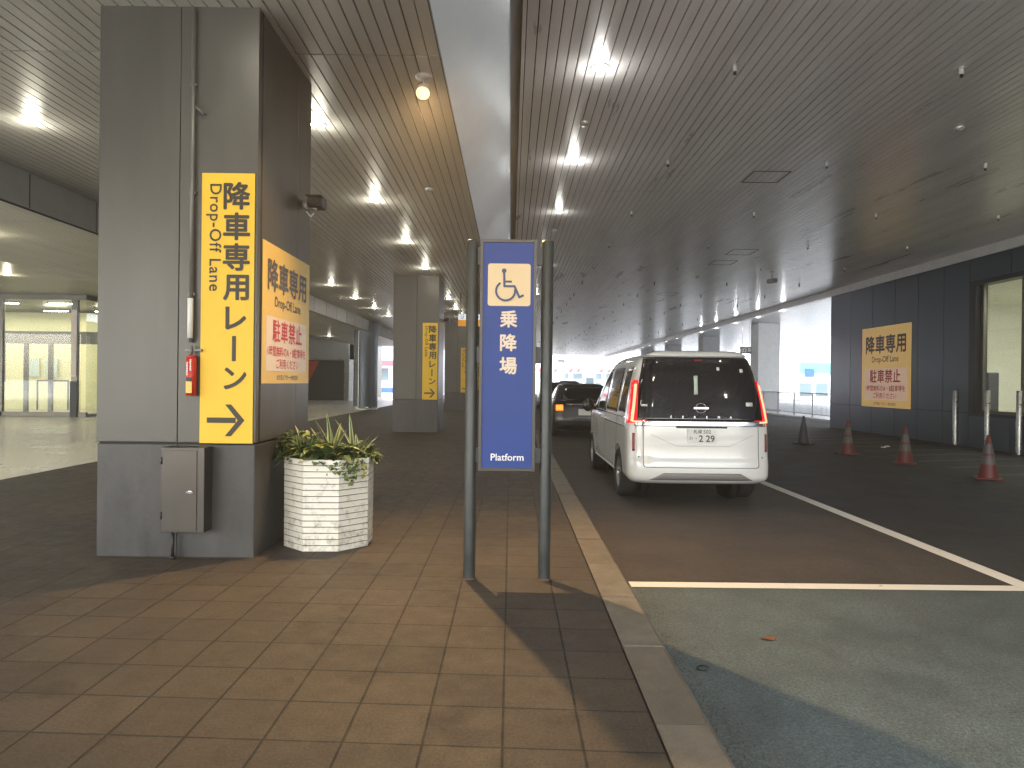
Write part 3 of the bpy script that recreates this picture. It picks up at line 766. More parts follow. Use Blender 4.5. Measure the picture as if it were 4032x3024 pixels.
def strap_plant(x, y, label, n, L0, lean=0):
    bm = bmesh.new()
    for i in range(n):
        az = 2.4 * i + random.random(); el = R(random.uniform(48, 84)) if i % 3 else R(random.uniform(25, 45))
        blade(bm, (random.uniform(-.02, .02) + x, random.uniform(-.02, .02) + y, .67), az, el, L0 * random.uniform(.65, 1.15), random.uniform(.014, .022), random.uniform(.5, 1.7))
    o = obj('strap_leaf_plant', bm, [M['leaf'], M['leaf_var']]); o.location = (PX, PY, 0); tag(o, label, 'plant', 'striped plants in the planter')
strap_plant(.03, -.05, 'striped strap leaf plant in the middle right of the planter', 22, .40)
strap_plant(-.20, -.04, 'striped strap leaf plant at the left side of the planter', 11, .32)
strap_plant(.22, -.06, 'striped strap leaf plant arching over the right planter rim', 14, .36)
def bushy(x, y, rx, ry, h, n, label, name='leafy_plant', mis=(0, 0, 0, 1), size=.06):
    bm = bmesh.new()
    for i in range(n):
        a, r_ = random.random() * 6.28, random.random() ** .5; hh = random.random()
        c = Vector((x + rx * r_ * math.cos(a), y + ry * r_ * math.sin(a), .68 + h * hh * (1.25 - r_ * .8)))
        d = Vector((math.cos(a) + random.uniform(-.7, .7), math.sin(a) + random.uniform(-.7, .7), random.uniform(-.35, .7)))
        L = size * random.uniform(.6, 1.25); leaf(bm, c, d, Vector((0, 0, 1)), L, L * .72, random.choice(mis))
    for i in range(14):
        a, r_ = random.random() * 6.28, random.random() * .8
        cyl(bm, (x, y, .66), (x + rx * r_ * math.cos(a), y + ry * r_ * math.sin(a), .70 + h * .7), .003, n=5)
    o = obj(name, bm, [M['leaf'], M['leaf_light']]); o.location = (PX, PY, 0); tag(o, label, 'plant', 'leafy plants in the planter')
bushy(-.30, .02, .17, .16, .21, 300, 'dark green bushy plant spilling over the left rim by the column', mis=(0, 0, 0, 0, 1), size=.07)
bushy(-.12, -.12, .14, .14, .22, 230, 'yellow green leafy plant in the left front of the planter', mis=(1, 1, 0), size=.075)
bushy(.02, -.16, .17, .12, .13, 130, 'broad dark leaves at the front rim of the planter', mis=(0, 0, 0, 1), size=.13)
bushy(.20, .04, .15, .18, .14, 180, 'small leaved green plant at the right of the planter', mis=(0, 0, 1), size=.08)
# trailing ivy over the front-right rim
bm = bmesh.new()
for s in range(7):
    x = .10 + s * .032; y = -PR * .93 + max(0, x - .12) * .8; p = Vector((x, y + .05, .70)); d = Vector((.1, -.8, .2)); ln = random.randint(5, 12) if s > 1 else 5
    for i in range(ln):
        q = p + d.normalized() * .022; cyl(bm, p, q, .002, n=4); p = q
        d = d * .55 + Vector((random.uniform(-.3, .4), -.02, -.9)) * .6
        leaf(bm, p, Vector((random.uniform(-1, 1), -.8, random.uniform(-.7, .3))), Vector((0, -.6, .6)), random.uniform(.03, .055), random.uniform(.028, .045), random.choice((0, 0, 1, 0)))
o = obj('trailing_ivy', bm, [M['leaf'], M['leaf_light']]); o.location = (PX, PY, 0); tag(o, 'trailing ivy hanging down over the right front of the white planter', 'plant')

# ------------------------------------------------------------------ vehicles (plan outline lofted over height)
class Shell:
    def __init__(s, lev, p=4., cr=.30, cf=.9, pf=2.6):
        s.lev = lev; s.p = p; s.cr = cr; s.cf = cf; s.pf = pf
    def at(s, z):
        L = s.lev
        if z <= L[0][0]: return L[0][1:]
        for i in range(len(L) - 1):
            if z <= L[i + 1][0]:
                f = (z - L[i][0]) / (L[i + 1][0] - L[i][0])
                def cr_(k):
                    a, b, c, d = L[max(i - 1, 0)], L[i], L[i + 1], L[min(i + 2, len(L) - 1)]
                    h = c[0] - b[0]
                    m0 = (c[k] - a[k]) / max(1e-6, c[0] - a[0]) if i > 0 else (c[k] - b[k]) / h
                    m1 = (d[k] - b[k]) / max(1e-6, d[0] - b[0]) if i < len(L) - 2 else (c[k] - b[k]) / h
                    sl = (c[k] - b[k]) / h
                    if sl == 0: m0 = m1 = 0
                    else:
                        m0 = max(min(m0 / sl, 2.6), 0) * sl; m1 = max(min(m1 / sl, 2.6), 0) * sl
                    return (2 * f**3 - 3 * f**2 + 1) * b[k] + (f**3 - 2 * f**2 + f) * h * m0 + (-2 * f**3 + 3 * f**2) * c[k] + (f**3 - f**2) * h * m1
                return cr_(1), cr_(2), cr_(3)
        return L[-1][1:]
    def rear(s, x, z):     # y of the rear face
        w, r, f = s.at(z); c = min(s.cr, (f - r) / 2); u = min(.9995, abs(x) / w)
        return r + c * (1 - (1 - u ** s.p) ** (1 / s.p))
    def side(s, y, z):     # half width at y
        w, r, f = s.at(z); c = min(s.cr, (f - r) / 2); cf = min(s.cf, (f - r) / 2)
        if y < r + c:
            t_ = max(0, min(1, (y - r) / c)); return w * (1 - (1 - t_) ** s.p) ** (1 / s.p)
        if y > f - cf:
            t_ = max(0, min(1, (f - y) / cf)); return w * (1 - (1 - t_) ** s.pf) ** (1 / s.pf)
        return w
    def outline(s, z, na=14, ns=40):
        w, r, f = s.at(z); c = min(s.cr, (f - r) / 2); cf = min(s.cf, (f - r) / 2); pts = []
        for i in range(na + 1):
            th = (math.pi / 2) * i / na
            pts.append((-w * math.sin(th) ** (2 / s.p), r + c * (1 - abs(math.cos(th)) ** (2 / s.p))))
        for i in range(1, ns): pts.append((-w, r + c + (f - cf - r - c) * i / ns))
        for i in range(na + 1):
            th = (math.pi / 2) * (1 - i / na)
            pts.append((-w * math.sin(th) ** (2 / s.pf), f - cf * (1 - abs(math.cos(th)) ** (2 / s.pf))))
        return pts + [(-x, y) for x, y in pts[-2:0:-1]]
    def mesh(s, zs):
        bm = bmesh.new(); rings = []
        for z in zs: rings.append([bm.verts.new((x, y, z)) for x, y in s.outline(z)])
        for a, b in zip(rings, rings[1:]):
            n = len(a)
            for i in range(n):
                bm.faces.new((a[i], b[i], b[(i + 1) % n], a[(i + 1) % n])).smooth = True
        bm.faces.new(rings[0]); bm.faces.new(rings[-1][::-1])
        bmesh.ops.recalc_face_normals(bm, faces=bm.faces)
        return bm
    def patch_rear(s, xl, xr, z0, z1, off=.004, nz=10, nx=14, thick=.012):
        """xl(z), xr(z) bounds; a skin lifted off the rear face with rims"""
        bm = bmesh.new(); G = []
        for j in range(nz + 1):
            z = z0 + (z1 - z0) * j / nz; a, b = xl(z), xr(z); row = []
            for i in range(nx + 1):
                x = a + (b - a) * i / nx; y = s.rear(x, z); e = 1e-3
                dx = (s.rear(x + e, z) - s.rear(x - e, z)) / (2 * e); dz = (s.rear(x, z + e) - s.rear(x, z - e)) / (2 * e)
                n = Vector((dx, -1, dz)).normalized()
                row.append((Vector((x, y, z)) + n * off, Vector((x, y, z)) + n * (off - thick)))
            G.append(row)
        return s._grid(bm, G)
    def patch_side(s, ya, yb, z0, z1, off=.004, nz=8, ny=12, sgn=-1, thick=.012):
        bm = bmesh.new(); G = []
        for j in range(nz + 1):
            z = z0 + (z1 - z0) * j / nz; a, b = ya(z), yb(z); row = []
            for i in range(ny + 1):
                y = a + (b - a) * i / ny; x = s.side(y, z); e = 1e-3
                dy = (s.side(y + e, z) - s.side(y - e, z)) / (2 * e); dz = (s.side(y, z + e) - s.side(y, z - e)) / (2 * e)
                n = Vector((1, -dy, -dz)).normalized(); p = Vector((x, y, z))
                a1, a2 = p + n * off, p + n * (off - thick)
                a1.x *= sgn; a2.x *= sgn; row.append((a1, a2))
            G.append(row)
        return s._grid(bm, G)
    def _grid(s, bm, G):
        V = [[(bm.verts.new(a), bm.verts.new(b)) for a, b in r] for r in G]
        for j in range(len(V) - 1):
            for i in range(len(V[0]) - 1):
                bm.faces.new((V[j][i][0], V[j][i + 1][0], V[j + 1][i + 1][0], V[j + 1][i][0])).smooth = True
        rim = [V[0][i] for i in range(len(V[0]))] + [V[j][-1] for j in range(1, len(V))] + [V[-1][i] for i in range(len(V[0]) - 2, -1, -1)] + [V[j][0] for j in range(len(V) - 2, 0, -1)]
        for a, b in zip(rim, rim[1:] + rim[:1]):
            bm.faces.new((a[0], b[0], b[1], a[1]))
        bmesh.ops.recalc_face_normals(bm, faces=bm.faces)
        return bm
def lin(z0, a, z1, b): return lambda z: a + (b - a) * (z - z0) / (z1 - z0)

def wheel(parent, x, y, r, sgn, w=.21, spokes=10):
    o = bpy.data.objects.new('wheel', None); C.objects.link(o); o.parent = parent; o.location = (x, y, r); o.rotation_euler = (0, 0, 0 if sgn < 0 else math.pi)
    # outer face towards -x
    bm = bmesh.new(); lathe(bm, [(r * .64, 0.03), (r * .66, -.006), (r * .9, -.012), (r * .985, .012), (r, .04), (r, w - .04), (r * .985, w - .012), (r * .7, w), (r * .6, w - .02)], 40, 'x')
    obj('tyre', bm, M['rubber'], o)
    bm = bmesh.new(); lathe(bm, [(r * .655, .012), (r * .64, .004), (r * .60, .022), (r * .60, .12)], 40, 'x')
    lathe(bm, [(.001, .03), (r * .13, .012), (r * .17, .03)], 20, 'x')
    for k in range(spokes):
        a = 2 * math.pi * k / spokes; dy, dz = math.cos(a), math.sin(a); py, pz = -dz, dy
        for wd0, wd1 in ((.018, .026),):
            q = [(r * .14, wd0), (r * .62, wd1)]
            v = []
            for rad, hw in q:
                for sg in (-1, 1): v.append(bm.verts.new((.018, dy * rad + py * hw * sg, dz * rad + pz * hw * sg))); v.append(bm.verts.new((.06, dy * rad + py * hw * sg, dz * rad + pz * hw * sg)))
            for f in ((0, 2, 6, 4), (0, 4, 5, 1), (2, 3, 7, 6)): bm.faces.new([v[i] for i in f])
    bmesh.ops.recalc_face_normals(bm, faces=bm.faces); obj('rim', bm, M['rim'], o)
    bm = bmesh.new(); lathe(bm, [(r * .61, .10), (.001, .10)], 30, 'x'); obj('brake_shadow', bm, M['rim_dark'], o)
    return o

def cut_arches(o, cuts, W):
    for (y, z, r) in cuts:
        bm = bmesh.new(); cyl(bm, (-W - .3, y, z), (W + .3, y, z), r, n=48); me = bpy.data.meshes.new('c'); bm.to_mesh(me); bm.free()
        c_ = bpy.data.objects.new('c', me); C.objects.link(c_); c_.parent = o.parent
        bpy.context.view_layer.update()
        md = o.modifiers.new('b', 'BOOLEAN'); md.operation = 'DIFFERENCE'; md.object = c_; md.solver = 'EXACT'
        bpy.context.view_layer.update()
        me2 = bpy.data.meshes.new_from_object(o.evaluated_get(bpy.context.evaluated_depsgraph_get()))
        o.modifiers.clear(); o.data = me2; bpy.data.objects.remove(c_)

VW = .858
van_lev = [(.26, .78, .14, 4.55), (.30, .825, .04, 4.62), (.36, VW - .005, .0, 4.68), (.50, VW, .005, 4.69), (.62, VW, .03, 4.67), (.90, VW - .004, .045, 4.60), (1.0, VW - .012, .055, 4.5),
           (1.08, VW - .022, .07, 4.25), (1.2, VW - .038, .095, 3.95), (1.4, VW - .075, .145, 3.60), (1.6, VW - .125, .205, 3.25), (1.72, VW - .165, .25, 3.02), (1.78, VW - .205, .26, 2.86), (1.82, VW - .27, .29, 2.65), (1.85, VW - .40, .42, 2.3), (1.862, VW - .60, .7, 1.9)]
van = thing('minivan', 'pearl white minivan with black tailgate glass and lit red tail lamps', 'minivan', (2.268, 8.36, GZ + .004), (0, 0, R(.3)))
S_ = Shell(van_lev, p=4.2, cr=.34)
zs = [.26 + (1.862 - .26) * i / 60 for i in range(61)] + []
bd = obj('body', S_.mesh(sorted(set([round(z, 4) for z in zs] + [1.835, 1.845, 1.855, 1.862]))), M['carpaint'], van)
cut_arches(bd, [(.90, .30, .375), (3.77, .30, .375)], VW)
for p in bd.data.polygons: p.use_smooth = True
bd.data.set_sharp_from_angle(angle=R(35))
# underbody + arches
obj('underbody', B(-.60, .60, .9, 4.3, .20, .255), M['black'], van)
for y in (.90, 3.77):
    for s in (-1, 1):
        bm = bmesh.new(); cyl(bm, (s * .52, y, .30), (s * .60, y, .30), .372, n=30); obj('wheel_well', bm, M['black'], van)
for y in (.90, 3.77):
    for s in (-1, 1): wheel(van, s * (VW - .012), y, .318, s)
# rear glass, black and full width above the chrome strip
g = obj('rear_window', S_.patch_rear(lin(1.02, -.822, 1.79, -.635), lin(1.02, .822, 1.79, .635), 1.022, 1.785, .005, 26, 40), M['glass_dark'], van)
sp = obj('roof_spoiler', S_.patch_rear(lin(1.787, -.60, 1.84, -.50), lin(1.787, .60, 1.84, .50), 1.788, 1.838, .030, 6, 30, .05), M['carpaint'], van)
bm = S_.patch_rear(lambda z: -.05, lambda z: .05, 1.742, 1.756, .012, 2, 4); obj('high_brake_lamp', bm, M['reflector'], van)
obj('chrome_strip', S_.patch_rear(lambda z: -.775, lambda z: .775, .958, 1.020, .014, 6, 40, .03), M['chrome'], van)
# tail gate outline
gap = bmesh.new()
def gatestrip(x0, x1, z0, z1): 
    return S_.patch_rear(lambda z: x0, lambda z: x1, z0, z1, .0018, max(2, int((z1 - z0) * 20)), max(2, int((x1 - x0) * 20)), .004)
bms = [gatestrip(-.688, -.681, .50, .955), gatestrip(.681, .688, .50, .955), gatestrip(-.655, .655, .468, .475)]
for s in (-1, 1):
    for i in range(6):
        a0, a1 = R(15 * i), R(15 * (i + 1)); cx, cz = s * .65, .505
        x_a, z_a = cx + s * .034 * math.cos(a0), cz - .034 * math.sin(a0); x_b, z_b = cx + s * .034 * math.cos(a1), cz - .034 * math.sin(a1)
        bms.append(gatestrip(min(x_a, x_b) - .003, max(x_a, x_b) + .003, min(z_a, z_b) - .001, max(z_a, z_b) + .001))
obj('tailgate_gap', merge(bms), M['seam_car'], van)
# plate recess: its crease shade painted as darker strips around the number plate
bms = []
def crease(p, q, n=12, w=.004):
    b = bmesh.new()
    for i in range(n):
        f0, f1 = i / n, (i + 1) / n
        P = [(p[0] + (q[0] - p[0]) * f, p[1] + (q[1] - p[1]) * f) for f in (f0, f1)]
        v = [(x, S_.rear(x, z + dz) - .0025, z + dz) for (x, z), dz in ((P[0], -w), (P[1], -w), (P[1], w), (P[0], w))]
        poly(b, v)
    return b
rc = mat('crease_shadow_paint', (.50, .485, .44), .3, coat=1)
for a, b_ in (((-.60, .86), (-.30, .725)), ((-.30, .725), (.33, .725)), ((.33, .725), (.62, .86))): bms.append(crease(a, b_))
obj('tailgate_crease_shade', merge(bms), rc, van)
obj('bumper_insert', S_.patch_rear(lin(.33, -.60, .41, -.45), lin(.33, .60, .41, .45), .325, .408, .004, 4, 24), M['lower_trim'], van)
pl = obj('number_plate', B(-.168, .165, .022, .034, .765, .930), M['plate'], van, bevel=.003)
def van_txt(bm, y, dz=0): bm.transform(Matrix(((1, 0, 0, 0), (0, 0, -1, y), (0, 1, 0, dz), (0, 0, 0, 1)))); return bm
obj('plate_lettering', van_txt(merge([text_mesh('札幌', .052, -.050, .898, z=.001, bold=.008), text_mesh('502', .062, .060, .898, z=.001, bold=.004), text_mesh('わ', .05, -.130, .820, z=.001), text_mesh('・', .06, -.07, .82, z=.001),
     bold_text('2 29', .108, .055, .817, z=.001, w=.016, sx=1.0)]), .0215), M['plate_ink'], pl)
obj('plate_lamp_strip', S_.patch_rear(lambda z: -.30, lambda z: .30, .938, .956, .012, 2, 12, .02), M['dark_metal'], van)
for s in (-1, 1):
    # tail lamp: boomerang of red lens with a lit bar
    xo = lin(.99, .846, 1.50, .772); xi = lin(.99, .752, 1.50, .716)
    if s > 0: A, B2 = xi, xo
    else: A, B2 = (lambda z: -xo(z)), (lambda z: -xi(z))
    ln = obj('tail_lamp', S_.patch_rear(A, B2, .985, 1.50, .010, 16, 8, .02), M['lens'], van)
    xi2 = .64
    obj('lens_foot', S_.patch_rear((lambda z: .64) if s > 0 else (lambda z: -.766), (lambda z: .766) if s > 0 else (lambda z: -.64), .985, 1.030, .012, 3, 8, .02), M['lens'], ln)
    c0 = lin(1.0, .800, 1.45, .738)
    bb = S_.patch_rear((lambda z: c0(z) - .012) if s > 0 else (lambda z: -c0(z) - .012), (lambda z: c0(z) + .012) if s > 0 else (lambda z: -c0(z) + .012), 1.005, 1.45, .016, 16, 3, .01)
    b2 = S_.patch_rear((lambda z: .70) if s > 0 else (lambda z: -.80), (lambda z: .80) if s > 0 else (lambda z: -.70), .998, 1.014, .017, 2, 8, .01)
    obj('light_bar', merge([bb, b2]), M['lampbar'], ln)
    rf = lambda z: .765; 
    obj('reflector', S_.patch_rear((lambda z: .775) if s > 0 else (lambda z: -.803), (lambda z: .803) if s > 0 else (lambda z: -.775), .655, .87, .006, 8, 3), M['reflector'], van)
    bm = bmesh.new(); xx, zz = s * .735, .59; yy = S_.rear(xx, zz); cyl(bm, (xx, yy + .005, zz), (xx, yy - .004, zz), .012, n=14); obj('parking_sensor', bm, M['chrome'], van)
    bm = bmesh.new(); x0_, z0_ = s * .745, .55
# emblem and model letters
bm = bmesh.new(); cx, cz = .0, 1.175; N_ = 36; yb = S_.rear(0, cz) - .018
pts = [Vector((cx + .062 * math.cos(2 * math.pi * i / N_), S_.rear(0, cz + .056 * math.sin(2 * math.pi * i / N_)) - .010, cz + .056 * math.sin(2 * math.pi * i / N_))) for i in range(N_ + 1)]
tube(bm, pts, .005, 8); box(bm, -.088, .088, S_.rear(0, cz) - .018, S_.rear(0, cz) - .003, cz - .011, cz + .011)
obj('emblem', bm, M['chrome'], van)
bms = []
for i, ch in enumerate('SERENA'):
    x = -.36 + i * .142; b = text_mesh(ch, .040, x, 1.068, z=0, bold=.02); van_txt(b, S_.rear(x, 1.068) - .008); bms.append(b)
obj('model_lettering', merge(bms), M['chrome'], van)
# stickers on the glass
for i, (x, z, w, h, m_) in enumerate(((.235, 1.645, .034, .042, 'plate'), (.52, 1.625, .040, .042, 'poster_white'), (-.665, 1.20, .070, .026, 'poster_white'), (.585, 1.222, .085, .046, 'plate'))):
    obj('sticker', S_.patch_rear(lambda z_, x=x, w=w: x - w / 2, lambda z_, x=x, w=w: x + w / 2, z - h / 2, z + h / 2, .007, 2, 3, .001), M[m_], van)
obj('pale_glass_strip', S_.patch_rear(lambda z: -.068 + .04 * (z - 1.35) * 1.2 - .006, lambda z: -.068 + .04 + .05 * (z - 1.35), 1.335, 1.56, .0065, 4, 3, .001), M['pale_green'], van)  # pale green strip laid on the rear glass
# side glass (both sides)
for s in (-1, 1):
    for (a, b_, z0, z1) in ((.50, 1.02, 1.10, 1.66), (1.12, 2.12, 1.08, 1.67), (2.20, 3.02, 1.06, 1.67)):
        fa = lambda z, a=a: a + .12 * (z - 1.1); fb = lambda z, b_=b_: b_ - (.45 * (z - 1.06) if b_ > 2.5 else .02)
        obj('side_window', S_.patch_side(fa, fb, z0, z1, .004, 12, 12, s), M['glass_dark'], van)
    obj('quarter_window', S_.patch_side(lambda z: 3.08, lambda z: 3.75 - 1.25 * (z - 1.08), 1.06, 1.55, .004, 8, 8, s), M['glass_dark'], van)
    obj('window_trim', S_.patch_side(lambda z: .5, lambda z: 3.3, 1.035, 1.052, .008, 2, 30, s), M['chrome'], van)
    for y0 in (1.06, 2.16, 3.06):
        obj('door_gap', S_.patch_side(lambda z, y0=y0: y0, lambda z, y0=y0: y0 + .006, .38, 1.03, .0015, 14, 1, s, .004), M['seam_car'], van)
    obj('door_rail', S_.patch_side(lambda z: .32, lambda z: 2.1, .925, .945, .004, 2, 16, s), M['chrome'], van)
    for y0 in (1.98, 2.26):
        bm = bmesh.new(); xx = s * (VW + .025); tube(bm, [(xx - s * .03, y0, .96), (xx, y0 + .02, .965), (xx, y0 + .17, .965), (xx - s * .03, y0 + .19, .96)], .011, 8); obj('door_handle', bm, M['carpaint'], van)
    # mirrors
    bm = bmesh.new(); bmesh.ops.create_uvsphere(bm, u_segments=20, v_segments=12, radius=.1, matrix=Matrix.Translation((s * (VW + .10), 3.42, 1.10)) @ Matrix.Diagonal((.95, .7, 1.1, 1)))
    for f in bm.faces: f.smooth = True
    cyl(bm, (s * (VW - .02), 3.46, 1.04), (s * (VW + .08), 3.43, 1.06), .03, n=12); obj('wing_mirror', bm, M['blackpaint'], van)
    obj('sill_trim', S_.patch_side(lambda z: 1.32, lambda z: 3.35, .29, .325, .010, 2, 16, s), M['carpaint'], van)
# windscreen
def front_patch(bm_s, z0, z1, xl, off=.006):
    bm = bmesh.new(); rows = []
    for j in range(13):
        z = z0 + (z1 - z0) * j / 12; w, r, f = S_.at(z); row = []
        for i in range(17):
            u = -1 + 2 * i / 16; x = u * xl * w; y = f - S_.cf * (1 - (1 - abs(u * xl) ** S_.pf) ** (1 / S_.pf)); row.append(bm.verts.new((x, y + off, z + off)))
        rows.append(row)
    for a, b in zip(rows, rows[1:]):
        for i in range(16): bm.faces.new((a[i], b[i], b[i + 1], a[i + 1])).smooth = True
    return bm
obj('windscreen', front_patch(S_, 1.10, 1.70, .86), M['glass_dark'], van)
for s in (-1, 1):
    bm = bmesh.new(); bmesh.ops.create_uvsphere(bm, u_segments=16, v_segments=10, radius=.1, matrix=Matrix.Translation((s * .62, 4.28, .80)) @ Matrix.Diagonal((1.8, 1.6, .8, 1))); obj('headlight', bm, M['ring'], van)

# dark car ahead
def small_car(name, label, loc, H=1.50, W=.86, paint='blackpaint', amber=False, L=4.2, detail=True, rz=0):
    c = thing(name, label, 'car', loc, (0, 0, rz), group='cars queued ahead of the minivan')
    k = H / 1.50
    lev = [(.20, W - .08, .12, L - .15), (.26, W - .02, .03, L - .05), (.45, W, 0, L), (.65, W, .02, L - .02), (.85, W - .012, .05, L - .15), (.93, W - .03, .09, L - .5), (1.0, W - .06, .16, L - 1.1),
           (1.15 * k, W - .11, .30, L - 1.4), (1.3 * k, W - .165, .45, L - 1.65), (1.42 * k, W - .22, .62, L - 1.95), (1.47 * k, W - .30, .78, L - 2.15), (1.495 * k, W - .45, 1.0, L - 2.35)]
    s = Shell(lev, p=3.4, cr=.42)
    b = obj('body', s.mesh([.20 + (1.495 * k - .20) * i / 44 for i in range(45)]), M[paint], c)
    cut_arches(b, [(.78, .30, .345), (L - .85, .30, .345)], W)
    for p in b.data.polygons: p.use_smooth = True
    b.data.set_sharp_from_angle(angle=R(35))
    obj('underbody', B(-.6, .6, .3, L - .3, .16, .6), M['black'], c)
    for y in (.78, L - .85):
        for sg in (-1, 1): wheel(c, sg * (W - .012), y, .305, sg, spokes=8)
    obj('rear_window', s.patch_rear(lin(1.0, -.66, 1.4 * k, -.50), lin(1.0, .66, 1.4 * k, .50), 1.01, 1.395 * k, .005, 10, 16), M['glass_dark'], c)
    for sg in (-1, 1):
        obj('side_window', s.patch_side(lambda z: .75 + .3 * (z - 1), lambda z: L - 1.35 - 1.4 * (z - 1.0), 1.0, 1.38 * k, .004, 8, 12, sg), M['glass_dark'], c)
        on = amber and sg < 0
        ln = obj('tail_lamp', s.patch_rear((lambda z: .56) if sg > 0 else (lambda z: -.80), (lambda z: .80) if sg > 0 else (lambda z: -.56), .70, .88, .008, 6, 8), M['reflector'], c)
        if on:
            obj('turn_signal', s.patch_rear(lambda z: -.75, lambda z: -.57, .72, .865, .012, 3, 4, .01), M['amber'], ln)
    obj('bumper_trim', s.patch_rear(lambda z: -.74, lambda z: .74, .30, .42, .006, 3, 20), M['black'], c)
    obj('chrome_strip', s.patch_rear(lambda z: -.5, lambda z: .5, .885, .90, .008, 2, 12), M['chrome'], c)
    obj('number_plate', B(-.165, .165, .002, .012, .60, .765), M['plate'], c)
    return c
small_car('car', 'black car ahead of the minivan with its amber left indicator lit', (1.98, 18.9, GZ + .004), 1.45, .86, 'blackpaint', True)
small_car('car', 'grey blue car far ahead, its roof showing over the black car', (3.9, 47.0, GZ + .004), 1.62, .86, 'grey_wall', False, rz=R(-3))
small_car('car', 'dark car far ahead close to the kerb', (2.3, 36.0, GZ + .004), 1.50, .84, 'blackpaint', False)

# ------------------------------------------------------------------ traffic cones and bollards
def cone(x, y, label, dark=False, tilt=0, h=.70):
    t = thing('traffic_cone', label, 'traffic cone', (x, y, GZ + .001), (0, tilt, random.random() * 3), group='traffic cones in a row before the slate wall')
    k = h / .70; a, b_ = ('cone_dark', 'cone_dark') if dark else ('cone_red', 'cone_white')
    bm = bmesh.new(); box(bm, -.19, .19, -.19, .19, 0, .025); obj('base', bm, M['black'] if dark else M['cone_red'], t, bevel=.01)
    def rr(z): return .145 + (.026 - .145) * (z - .025) / (.675 * k)
    for nm, z0, z1, m_ in (('lower_band', .025, .24, a), ('white_band', .24, .37, b_), ('middle_band', .37, .41, a), ('white_band', .41, .56, b_), ('tip', .56, .70, a)):
        bm = bmesh.new(); z0 *= k if z0 > .1 else 1; z1 *= k; lathe(bm, [(rr(z0), z0), (rr(z1), z1)] + ([(.022, z1 + .004), (.001, z1 + .004)] if nm == 'tip' else []), 28); obj(nm, bm, M[m_], t)
cone(7.66, 11.35, 'nearest traffic cone, red and white banded, by the bollards')
cone(7.52, 13.5, 'second banded traffic cone, below the wall poster')
cone(7.24, 15.2, 'third banded traffic cone, left of the wall poster', h=.72)
cone(7.36, 17.8, 'dark traffic cone in front of the railing', dark=True)
cone(7.5, 21.2, 'traffic cone peeping out right of the minivan tail lamp')
def bollard(x, y, label, h=1.38):
    t = thing('bollard', label, 'bollard', (x, y, GZ), group='steel bollards before the window')
    bm = bmesh.new(); lathe(bm, [(.057, 0), (.057, h - .015), (.050, h), (.001, h + .004)], 28); obj('post', bm, M['steel'], t)
    bm = bmesh.new(); lathe(bm, [(.085, .001), (.085, .012), (.058, .016)], 24); obj('base_flange', bm, M['dark_metal'], t)
bollard(11.28 - .02, 17.95, 'farthest steel bollard, at the left edge of the window', 1.385)
bollard(11.1, 16.5, 'middle steel bollard, standing behind the nearest cone', 1.40)
bollard(11.05, 15.4, 'nearest steel bollard at the right edge of the picture', 1.40)
for x, y in ((8.9, 16.9), (9.15, 17.2)):
    bm = bmesh.new(); lathe(bm, [(.06, 0), (.05, .02), (.001, .025)], 16); o = obj('road_stud', bm, M['white_plastic']); o.location = (x, y, GZ + .006)
    tag(o, ['left pale road stud on the asphalt before the slate wall', 'right pale road stud on the asphalt before the slate wall'][x > 9], 'road stud', 'pale road studs')

# ------------------------------------------------------------------ slate walled building at the right
b = thing('building', 'dark slate panelled building with a large lit window at the right', 'building', (11.3, 0, 0))
WY0, WY1, WZ0, WZ1 = 9.0, 17.45, .78, 3.80     # window opening
bm = bmesh.new()
edges = [25.1]; y = 25.1
for wdt in (1.75, 1.6, 1.65, 1.62, 1.6, 1.6): y -= wdt * .86; edges.append(y)
g = .004
g = .010; ys = [25.1, 23.62, 22.2, 20.9, 19.72, 18.55, 17.5]
for a, c_ in zip(ys, ys[1:]):
    box(bm, 0, .05, c_ + g, a - g, .71 + g, 4.48); box(bm, .004, .05, c_ + g, a - g, -.2, .71 - g)
y = 17.5
while y > -8:
    y2 = y - 1.45
    box(bm, 0, .05, y2 + g, y - g, WZ1 + .14, 4.48); box(bm, .004, .05, y2 + g, y - g, -.2, .64)
    y = y2
box(bm, 0, .05, -9, 6.9, .66, WZ1 + .13)
box(bm, .02, .06, 6.9, 25.1, -.2, .66, 1); box(bm, .02, .06, -9, 25.1, WZ1 + .13, 4.48, 1); box(bm, .02, .06, 17.52, 25.1, .66, WZ1 + .13, 1)
box(bm, .05, 1.4, 25.05, 25.1, -.2, 4.48)
obj('wall', bm, [M['wall_slate'], M['seam']], b)
bm = bmesh.new(); box(bm, .0, .30, 17.28, 17.50, .66, WZ1 + .13); box(bm, .0, .30, 7, 17.28, WZ1 + .02, WZ1 + .13); box(bm, -.03, .30, 7, 17.28, .64, .72)
wf = obj('window_frame', bm, M['dark_metal'], b)
bm = bmesh.new()
for yy in (17.24, 15.86, 12.9, 10.0): box(bm, .14, .22, yy - .045, yy + .045, .78, WZ1 + .02)
box(bm, .13, .23, 7, 17.28, .72, .78)
obj('mullion', bm, M['frame_steel'], wf)
obj('pane', B(.17, .178, 7, 17.19, .78, WZ1 + .02), M['glass'], wf)
bm = bmesh.new(); z1 = WZ1 + .0
box(bm, .34, 6, 6.8, 6.9, 0, 4.0); box(bm, .34, 6, 22, 22.1, 0, 4.0); box(bm, 6, 6.1, 6.8, 22.1, 0, 4.0); box(bm, .34, 6, 6.9, 22, 3.92, 4.0)
box(bm, 2.2, 2.9, 17.0, 17.6, .0, 3.9)
obj('room_wall', bm, M['room'], b)
obj('room_floor', B(.34, 6, 6.9, 22, .0, .05), M['room_floor'], b)
obj('inner_wall_lining', B(.31, .335, 17.5, 22, .05, 3.9), M['grey_wall'], b)
